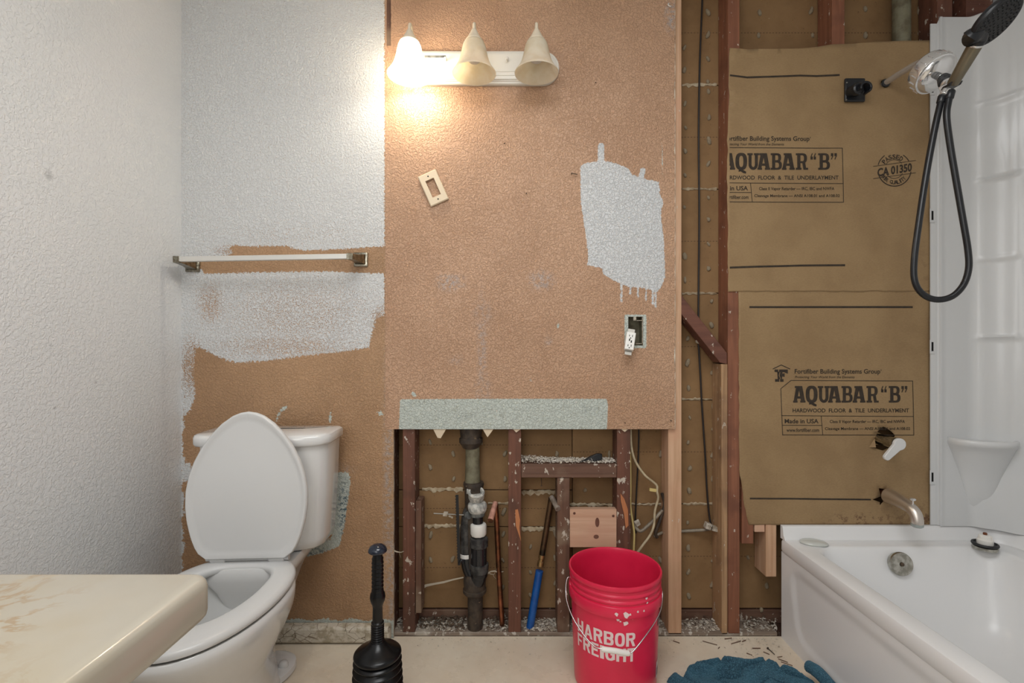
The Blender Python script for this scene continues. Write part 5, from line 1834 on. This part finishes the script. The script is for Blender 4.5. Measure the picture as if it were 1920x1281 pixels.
DP = empty('drain_pipe', (Q(891, 0, .05).x, .05, plate_top), 'dark cast iron drain pipe standing through the sole plate', 'pipe')
vlathe([(16, 1076), (20, 1083), (21, 1090), (20, 1103), (22, 1104), (22, 1109), (19, 1112), (15, 1116)], 890, .046).under('hub', M['cast_iron'], DP, smooth=35)
vlathe([(14.5, 1110), (14.0, 1150), (15.0, 1190)], 891, .046).under('pipe', M['cast_iron'], DP, smooth=50)

TR = empty('drain_trap', (Q(896, 0, .03).x, .03, Q(0, 1000, .03).z), 'black plastic drain trap with white nut and crusted collar', 'drain trap')
YT = .028
cax = Vector((0.05, -.42, .9)).normalized()
cc0 = Q(893, 933, YT)
kk = R(1, YT)
k = LMB().lathe([(9.5 * kk, -6 * kk), (13 * kk, -5 * kk), (14.5 * kk, 0), (15 * kk, 8 * kk), (15.6 * kk, 13 * kk), (14.2 * kk, 15 * kk), (11.6 * kk, 15 * kk), (10.6 * kk, 12 * kk), (10.2 * kk, -2 * kk), (3 * kk, -3 * kk)], cc0, cax, 26)
CCO = k.under('crusted_collar', M['putty'], TR, smooth=40)
k = LMB().lathe([(10.2 * kk, -1.0 * kk), (.1 * kk, -.9 * kk)], cc0, cax, 26, False, False)
k.under('bore', M['hole'], CCO)
k = LMB().obox(Q(881, 921, YT + .004), (6 * kk, 0, 0), (0, 4 * kk, 0), (0, 0, 5 * kk))
k.under('lug', M['putty'], CCO, bevel=.003)
vlathe([(9.5, 950), (11, 946), (11.5, 934), (10, 926), (9, 926)], 892, YT).under('stub', M['putty'], TR, smooth=40)
vlathe([(13, 962), (16.5, 958), (17.5, 954), (18, 950), (17.5, 945), (15, 942), (11, 941)], 895, YT).under('grey_nut', M['putty'], TR, smooth=35)
vlathe([(11, 968), (13.5, 967), (14.5, 960), (14, 955)], 895, YT).under('ring', M['nut_grey'], TR, smooth=35)
vlathe([(9.5, 1012), (9.5, 990), (9.8, 966)], 896, YT).under('tailpiece', M['abs'], TR, smooth=60)
k = LMB()
nx_ = Q(897, 0, YT)
hexa = []
for (w, py) in ((13.5, 1004), (15.2, 1001), (15.6, 986), (14.6, 982.5), (11, 981)):
    hexa.append([(nx_.x + R(w, YT) * math.cos(PI / 5 * i), YT + R(w, YT) * math.sin(PI / 5 * i), Q(0, py, YT).z) for i in range(10)])
k.loops(hexa); k.under('white_nut', M['white_plastic'], TR, bevel=.001)
vlathe([(12.5, 1008), (12.8, 1003), (12, 1002)], 897, YT).under('gasket', M['black_matte'], TR, smooth=35)
vlathe([(15, 1026), (17.3, 1024), (17.5, 1012), (16.5, 1008), (12, 1006)], 898, YT).under('coupling', M['abs_dusty_shine'], TR, smooth=35)  # coupling and collar: their grey highlights are put into the colour
vlathe([(15, 1064), (15, 1040), (15.2, 1024)], 898, YT).under('trap_leg', M['abs'], TR, smooth=60)
vlathe([(14, 1074), (17, 1072), (17.6, 1060), (17.2, 1057), (14.5, 1056)], 899, YT).under('collar', M['abs_dusty_shine'], TR, smooth=35)
k = LMB()
k.tube(spline([Q(899, 1066, YT), Q(898, 1078, YT + .003), Q(893, 1090, YT + .008), Q(886, 1083, .042), Q(878, 1066, .05), Q(874, 1046, .052), Q(874, 1036, .052)], 6), [R(16.5)] * 6 + [R(15.5)] * 12 + [R(11.5)] * 19, 18)
k.under('return_bend', M['abs'], TR, smooth=60)
k = LMB()
k.tube(spline([Q(874, 1048, .052), Q(873, 1010, .052), Q(874, 985, .052), Q(878, 962, .054), Q(886, 948, .058), Q(894, 940, .062)], 6), [R(11.2)] * 12 + [R(10.8)] * 19, 18)
k.under('back_leg', M['abs_dusty_shine'], TR, smooth=60)
vlathe([(11, 1044.5), (12, 1044), (12, 1037), (11, 1036.5)], 874, .052).under('pale_ring', M['white_plastic'], TR, smooth=35)
k = LMB()
k.lathe([(.010, 0), (.015, .002), (.016, .010), (.012, .016)], Q(878, 966, .04), (0.3, -1, .2), 16)
k.under('cleanout', M['nut_grey'], TR, smooth=35)

# toothed strap with its hook
ST = empty('plastic_strap', (Q(858, 0, .02).x, .02, Q(0, 1060, .02).z), 'black toothed plastic strap beside the drain trap', 'strap')
k = LMB()
a, b = Q(857, 928, .018), Q(861, 1060, .018)
k.obox((a + b) / 2, (.0052, 0, 0), (0, .0015, 0), (b - a) / 2)
k.under('strip', M['black_plastic'], ST)
k = LMB()
for i in range(22):
    c = a + (b - a) * (i + .5) / 24
    k.box(c.x - .0076, c.x - .005, .0168, .0192, c.z - .0016, c.z + .0016)
k.under('tooth', M['black_plastic'], ST)
k = LMB()
c = Q(864, 1052, .018)
k.tube(spline([c + Vector((-.008, 0, -.012)), c + Vector((-.002, -.004, -.002)), c + Vector((.004, -.003, .004)), c + Vector((.010, 0, -.002)), c + Vector((.006, .003, -.010))], 4), .0042, 8)
k.under('hook', M['black_plastic'], ST, smooth=60)

RD = empty('threaded_rod', Q(840, 964, .03), 'thin threaded rod with a square nut left of the trap', 'rod')
k = LMB(); k.tube([Q(813, 963, .022), Q(872, 966, .040)], .0026, 8); k.under('rod', M['steel'], RD, smooth=60)
k = LMB()
c = Q(835.5, 963.8, .0285)
k.obox(c, (.0082, .0012, -.0008), (0, .007, 0), (.0018, 0, .0072)); k.under('nut', M['clamp'], RD, bevel=.001)
k = LMB(); k.obox(Q(845, 969, .032), (.008, 0, -.004), (0, .001, 0), (.001, 0, .003)); k.under('tab', M['clamp'], RD)

# supply pipes
C1 = empty('copper_pipe', (Q(941, 0, .06).x, .06, plate_top), 'thin copper supply pipe with pink capped stub right of the trap', 'pipe')
k = LMB(); k.tube(spline([Q(929, 944, .06), Q(931, 975, .06), Q(934, 1040, .06), Q(937, 1100, .06), Q(942, 1177, .06)], 5), R(5.0, .06), 12); k.under('pipe', M['copper'], C1, smooth=60)
k = LMB(); k.tube([Q(929, 943, .06), Q(919.5, 976, -.005)], [.0098, .0110], 14); k.under('stub', M['stub'], C1, smooth=40)
k = LMB(); k.lathe([(.0112, 0), (.0114, .003), (.0096, .0045)], Q(919.5, 976, -.005), Q(919.5, 976, -.005) - Q(929, 943, .06), 14); k.under('cap', M['copper'], C1, smooth=40)
C2 = empty('copper_pipe', (Q(993, 0, .06).x, .06, plate_top), 'slanting tarnished pipe joined by a brass fitting to blue tubing', 'pipe')
a, b, c = Q(1034, 934, .062), Q(1016, 1043, .055), Q(993, 1181, .045)
k = LMB(); k.tube([a, b], R(5.6), 12); k.under('pipe', M['copper_dark'], C2, smooth=60)
d_ = (b - a).normalized()
k = LMB(); k.lathe([(.0095, 0), (.0130, .001), (.0130, .014), (.0105, .016), (.0105, .024), (.0132, .026), (.0132, .042), (.0115, .045)], b - d_ * .006, d_, 16); k.under('fitting', M['brass'], C2, smooth=35)
k = LMB(); k.tube([b + (c - b) * .2, c], R(7.2), 14); k.under('blue_tubing', M['pex'], C2, smooth=60)
k = LMB(); k.tube([Q(1034, 932, .062), Q(1046.5, 955, .006)], [.0098, .0108], 14); k.under('stub', M['stub_grey'], C2, smooth=40)

# vent stack in the top right bay
VS = empty('metal_pipe', (Q(1690, 0, .055).x, .055, 1.2), 'grey metal pipe rising above the upper paper sheet', 'pipe')
k = LMB(); k.tube([(Q(1690, 0, .055).x, .055, 0.9), (Q(1690, 0, .055).x, .055, ZC - .004)], R(14.5), 24); k.under('pipe', M['vent_pipe'], VS, smooth=60)

# ---------------------------------------------------------------- cables
def cable(name, label, pts, r, mat, seg=8):
    pp = [P(*q) for q in pts]
    o = empty(name, pp[0], label, 'cable') if False else None
    mb = MB()
    path = spline(pp, 8)
    base = path[0]
    mb.tube([p - base for p in path], r, seg)
    o = mb.build(name, M[mat], None, smooth=60, loc=base)
    return tag(o, label, 'cable')
cable('yellow_cable', 'yellow cable running straight down beside the right stud', [(1181, 780, .06), (1181.5, 850, .06), (1182, 910, .058), (1182, 950, .058), (1187, 985, .056), (1189, 1005, .056), (1187, 1060, .056), (1188, 1120, .06)], .0042, 'romex')
cable('cream_cable', 'cream cable curving right to the yellow tape end in the cavity', [(1183, 780, .045), (1183, 830, .045), (1190, 862, .048), (1208, 890, .05), (1226, 905, .05), (1232, 912, .05), (1232, 922, .048), (1234, 935, .05), (1228, 958, .052), (1226, 985, .052), (1218, 1005, .05), (1204, 1024, .048), (1190, 1045, .05), (1180, 1075, .06)], .0047, 'cream_cable')
cable('black_cable', 'thin black cable hanging in the cavity behind the yellow one', [(1198, 780, .088), (1197, 850, .088), (1193, 930, .088), (1191, 985, .088), (1193, 1000, .085)], .0032, 'black_cable')
cable('black_cable', 'long black cable down the tall bay left of the paper', [(1318, -40, .080), (1316, 20, .080), (1312, 120, .082), (1310, 250, .084), (1311, 400, .085), (1310, 520, .085), (1309.5, 585, .088), (1309.5, 640, .088), (1313, 700, .085), (1316, 760, .085), (1322, 850, .085), (1325, 910, .084), (1329, 960, .082), (1333, 984, .078)], .0038, 'black_cable')
cable('grey_conduit', 'bent grey conduit rising right in the wire tangle', [(1188, 978, .07), (1192, 988, .06), (1199, 996, .055), (1208, 992, .055), (1224, 977, .058), (1242, 957, .065)], .0068, 'grey_tube', 10)
cable('dark_cable', 'dark dusty cable loop behind the conduit tangle', [(1241, 925, .07), (1246, 945, .07), (1241, 965, .068), (1234, 985, .066), (1229, 1000, .07), (1232, 1008, .075)], .0065, 'cast_iron', 10)
cable('grey_conduit', 'level grey conduit passing behind the new stud to the clamp', [(1226, 1006, .075), (1240, 1000, .080), (1252, 997, .102), (1275, 996.5, .1015), (1300, 995, .090), (1318, 994, .080), (1332, 992, .07)], .0062, 'grey_tube', 10)
o = MB().obox((0, 0, 0), (.013, 0, -.002), (0, .004, 0), (.001, 0, .0055)).build('cable_tag', M['romex'], None, bevel=.001, loc=P(1224, 919, .046))
tag(o, 'yellow tape end on the cream cable', 'tape')
CC = empty('cable_clamp', P(1333, 990, .06), 'dusty white cable clamp at the foot of the long black cable', 'clamp')
k = LMB(); k.obox(P(1327, 986, .06), (.011, 0, -.004), (0, .012, 0), (.004, 0, .011)); k.under('jaw', M['clamp'], CC, bevel=.002)
k = LMB(); k.obox(P(1340, 991, .06), (.013, 0, -.004), (0, .011, 0), (.003, 0, .009)); k.under('jaw', M['clamp'], CC, bevel=.002)
k = LMB(); k.lathe([(.004, 0), (.0045, .004), (.002, .006)], P(1334, 987, .046), (0, -1, 0), 10); k.under('screw', M['steel'], CC)
k = MB(); 
o = MB().obox((0, 0, 0), (.008, -.002, .006), (0, .004, 0), (-.005, 0, .011)).build('wire_nut', M['clamp'], None, bevel=.003, loc=P(1195, 981, .05))
tag(o, 'pale wire connector on the bent grey conduit', 'connector')
o = MB().lathe([(.009, -.004), (.0105, 0), (.0105, .012), (.007, .018)], axis=(0, -.5, 1), seg=12).build('cable_stop', M['clamp'], None, smooth=40, loc=P(1309, 641, .080))
tag(o, 'small white collar on the long black cable below the brace', 'collar')

# black clip lying on the dusty blocking
CL = empty('black_clip', P(1110, 868, .04), 'small black clip lying in plaster dust on the blocking', 'clip')
zt = P(0, 872, FRONT).z + .0045
cx_ = P(1113, 0, .045).x
k = LMB()
k.loops([[(cx_ + x, .048 + y, zt + z) for x, y, z in sec] for sec in (
    [(-.030, -.006, .004), (-.030, .006, .004), (-.030, .006, .010), (-.030, -.006, .012)],
    [(-.012, -.014, .004), (-.012, .012, .004), (-.012, .012, .020), (-.012, -.012, .022)],
    [(.016, -.016, .005), (.016, .014, .005), (.016, .014, .030), (.016, -.012, .034)],
    [(.032, -.010, .010), (.032, .012, .010), (.032, .010, .030), (.032, -.008, .030)])])
k.under('shell', M['black_plastic'], CL, bevel=.002)
k = LMB(); k.tube(spline([(cx_ - .028, .044, zt + .008), (cx_ - .045, .036, zt + .005), (cx_ - .060, .028, zt + .002)], 4), [.0032] * 4 + [.0024] * 5, 8); k.under('tail', M['black_plastic'], CL, smooth=60)
k = LMB(); k.tube(spline([(cx_ - .012, .030, zt + .016), (cx_ - .008, .026, zt + .010), (cx_ - .010, .024, zt + .002)], 4), .0016, 6); k.under('spring', M['steel'], CL, smooth=60)

# ---------------------------------------------------------------- towel on the floor
tw = MB()
tx0, tx1, ty0, ty1 = P(1222, 0, -.2).x, 0.985, -.56, -.150
nx_, ny_ = 190, 150
rows = []
outline_t = [(.495, -.33), (.505, -.235), (.535, -.205), (.56, -.222), (.585, -.188), (.64, -.160), (.72, -.152), (.80, -.160), (.88, -.175), (.935, -.205), (.958, -.235), (.975, -.255), (.985, -.33), (.985, -.60), (.47, -.60), (.46, -.45)]
Xg, Yg = np.meshgrid(np.linspace(.45, .99, nx_), np.linspace(-.585, -.140, ny_))
sd = sdf(Xg, Yg, outline_t)
sd += np.array([[.003 * mnoise.noise(Vector((a * 70, b * 70, 1.7))) + .002 * mnoise.noise(Vector((a * 190, b * 190, 4.4))) for a, b in zip(ra_, rb_)] for ra_, rb_ in zip(Xg, Yg)])
Zt = np.zeros(Xg.shape)
for j in range(ny_):
    for i in range(nx_):
        x, y = Xg[j, i], Yg[j, i]
        e = min(max(sd[j, i], 0) / .035, 1); e = math.sqrt(e * (2 - e))
        w = mnoise.noise(Vector((x * 7, y * 9, 2.2))) * .5 + .5
        w2 = mnoise.noise(Vector((x * 18 + y * 8, y * 20, 7.0)))
        fold = math.exp(-((y + .19 + .35 * (x - .70) ** 2) / .028) ** 2) * .020
        rid = math.exp(-((x - .80 - .35 * (y + .3)) / .03) ** 2) * .016
        w3 = mnoise.noise(Vector((x * 170, y * 170, 3.0)))
        cre = abs(mnoise.noise(Vector((x * 11 + y * 5, y * 13 - x * 4, 9.0))))
        Zt[j, i] = e * (.012 + .026 * w + .008 * w2 + fold + rid - .016 * max(0, .16 - cre) / .16 + .0016 * w3)
keep = sd > -.004
verts = [(Xg[j, i], Yg[j, i], max(Zt[j, i], .0012)) for j in range(ny_) for i in range(nx_)]
fcs = []
for j in range(ny_ - 1):
    for i in range(nx_ - 1):
        if keep[j, i] and keep[j, i + 1] and keep[j + 1, i] and keep[j + 1, i + 1]:
            a = j * nx_ + i
            fcs.append((a, a + 1, a + nx_ + 1, a + nx_))
tw.add(verts, fcs)
# the rolled hem standing up against the tub
hem = spline([(.965, -.235, .052), (.972, -.275, .058), (.978, -.33, .050), (.980, -.40, .040), (.978, -.50, .030)], 10)
tw.tube(hem, [.012] + [.0185] * 6 + [.0195 - .00008 * i for i in range(34)], 14)
bmv = tw
to = tw.build('towel', M['towel'], None, smooth=80)
me = to.data
bm = bmesh.new(); bm.from_mesh(me)
bmesh.ops.delete(bm, geom=[v for v in bm.verts if not v.link_faces], context='VERTS')
bm.to_mesh(me); bm.free()
tag(to, 'crumpled dark blue terry towel on the floor by the tub', 'towel')

# ---------------------------------------------------------------- dust, crumbs, cobwebs
def crumbs(name, mat, spots, rmin, rmax, label, cat):
    mb = MB()
    for (x, y, z, s) in spots:
        r = RND.uniform(rmin, rmax) * s
        a = RND.uniform(0, 6.28)
        ax = Vector((math.cos(a), math.sin(a), RND.uniform(-.3, .3))) * r
        ay = Vector((-math.sin(a), math.cos(a), RND.uniform(-.3, .3))) * r * RND.uniform(.5, .95)
        az = Vector((0, 0, 1)) * r * RND.uniform(.3, .6)
        c = Vector((x, y, z + r * .3))
        v = [c + ax, c + ay, c - ax, c - ay, c + az, c - az * .6]
        mb.add(v, [(0, 1, 4), (1, 2, 4), (2, 3, 4), (3, 0, 4), (1, 0, 5), (2, 1, 5), (3, 2, 5), (0, 3, 5)])
    o = mb.build(name, mat, None)
    tag(o, label, cat, None, 'stuff')
    return o
sp = []
zpl = plate_top + .0005
bays = [(783, 875, 1.0), (908, 950, .9), (982, 1043, 1.3), (1072, 1155, .8), (1185, 1250, 1.0), (1284, 1350, .7), (1392, 1458, .5), (740, 754, .5)]
for a, b, k in bays:
    for i in range(int((b - a) * 5.2 * k)):
        y = FRONT + .006 + (BACK - FRONT - .01) * RND.random() ** .75
        px = RND.uniform(a, b)
        sp.append((P(px, 0, y).x, y, zpl + .010 * max(0, (y - .05) / .05) * RND.random(), RND.choice((.5, .6, .7, 1.0, 1.0, 1.8))))
crumbs('plaster_debris', M['crumb'], sp, .0020, .0052, 'white plaster crumbs along the sole plate inside the open wall', 'debris')
sp = []
for a, b, k in ((786, 872, 1.6), (912, 950, 1.2), (1284, 1345, .3), (1392, 1455, .4)):
    for i in range(int((b - a) * 2.2 * k)):
        y = FRONT + .012 + (BACK - FRONT - .016) * RND.random() ** .6
        px = RND.uniform(a, b)
        sp.append((P(px, 0, y).x, y, zpl + .004 + .010 * max(0, (y - .05) / .05), RND.choice((.6, .8, 1.0, 1.6))))
crumbs('dirt_debris', M['dirt'], sp, .0020, .0055, 'dark dirt crumbs around the foot of the drain pipe', 'debris')
sp = []
ba, bb_ = P(977.5, 872, FRONT).x, P(1156.5, 872, FRONT).x
zb2 = P(0, 872, FRONT).z + .003
for i in range(1700):
    x = ba + (bb_ - ba) * RND.random(); y = FRONT + .004 + (BACK - FRONT - .008) * RND.random() ** .8
    heap = .004 + .012 * math.exp(-((x - ba - .03) / .06) ** 2)
    sp.append((x, y, zb2 + heap * RND.random() + .004 * RND.random(), RND.choice((.6, .8, 1.0, 1.5))))
crumbs('plaster_debris', M['crumb_white'], sp, .0020, .0046, 'white plaster crumbs heaped on the horizontal blocking', 'debris')
sp = []
for i in range(210):
    px = RND.uniform(740, 1455)
    y = -.002 - .16 * RND.random() ** 2.6
    sp.append((P(px, 0, y).x, y, 0.0008, RND.choice((.4, .5, .7, 1.0))))
for i in range(120):
    x = RND.uniform(.80, .99); y = -RND.random() ** 1.6 * .13 - .002
    sp.append((x, y, 0.0008, RND.choice((.4, .5, .7, 1.2))))
sp = [s for s in sp if not ((s[0] - BX) ** 2 + (s[1] - BY) ** 2 < .142 ** 2)]
crumbs('floor_debris', M['crumb'], sp, .0014, .0042, 'scattered pale crumbs on the floor along the sole plate', 'debris')
# splinters and shavings
mb = MB()
for (px, py, L, a) in ((1331, 1207, .05, -.5), (1380, 1206, .045, .35), (1368, 1240, .04, -.3), (1405, 1228, .018, -.7), (1437, 1226, .02, -.8), (1468, 1240, .03, -.7), (1475, 1246, .035, -.6), (1418, 1217, .03, 0.02), (1268, 1205, .024, -.6), (1365, 1198, .03, .2), (1348, 1216, .012, .8), (1395, 1203, .02, .5), (1462, 1233, .02, .2)):
    d = CAM_H * FPX / (py - CY); x = (px - CX) * d / FPX; y = d - CAM_D
    ax = Vector((math.cos(a), math.sin(a), 0))
    mb.obox((x, min(y, -.004), .0022), ax * L / 2, Vector((-ax.y, ax.x, RND.uniform(-.3, .3))) * RND.uniform(.0006, .0014), Vector((0, 0, .0010)))
o = mb.build('wood_splinters', M['old_wood_x'], None)
tag(o, 'dark wood splinters scattered on the floor beside the tub', 'debris', None, 'stuff')
d = CAM_H * FPX / (1222 - CY)
NL = MB()
n0_ = Vector(((1443 - CX) * d / FPX, d - CAM_D + .012, .004)); n1_ = n0_ + Vector((.006, -.034, 0))
NL.tube([n0_, n1_], [.0018, .0012], 8).lathe([(.0042, 0), (.0042, .0012), (.002, .0018)], n0_, n0_ - n1_, 10)
tag(NL.build('nail', M['cast_iron'], None, smooth=40), 'single dark nail lying on the floor by the tub apron', 'nail')
# cobwebs
def web(label, strips):
    mb = MB()
    for pts, w0, w1 in strips:
        n = len(pts)
        top, bot = [], []
        for i, (px, py, y) in enumerate(pts):
            w = (w0 + (w1 - w0) * i / (n - 1)) * RND.uniform(.7, 1.3)
            top.append(P(px, py - w / 2, y)); bot.append(P(px, py + w / 2, y + .001))
        lo = [[t, b, b + Vector((0, .0006, 0)), t + Vector((0, .0006, 0))] for t, b in zip(top, bot)]
        mb.loops(lo)
    tag(mb.build('cobweb', M['web'], None), label, 'cobweb')
web('dusty cobweb strand from the stud to the drain trap', [([(791, 1102, .09), (800, 1098, .088), (815, 1095, .08), (832, 1092, .07), (850, 1087, .055), (869, 1083, .04)], 6, 2)])
web('dusty cobweb tangle right of the drain trap', [([(914, 1076, .04), (920, 1072, .045), (928, 1071, .05), (934, 1074, .055), (944, 1072, .06)], 3, 1.5), ([(912, 1068, .04), (918, 1076, .045), (926, 1078, .05)], 2, 1), ([(931, 1067, .05), (925, 1080, .05), (930, 1086, .05)], 1.2, .8)])
web('dusty cobweb across the black gap beside the brown panel', [([(737, 1032, .006), (744, 1035, .012), (752, 1036, .014), (757, 1034, .012)], 3, 1.6), ([(748, 1036, .013), (750, 1042, .013), (752, 1047, .013)], 1.5, .8)])
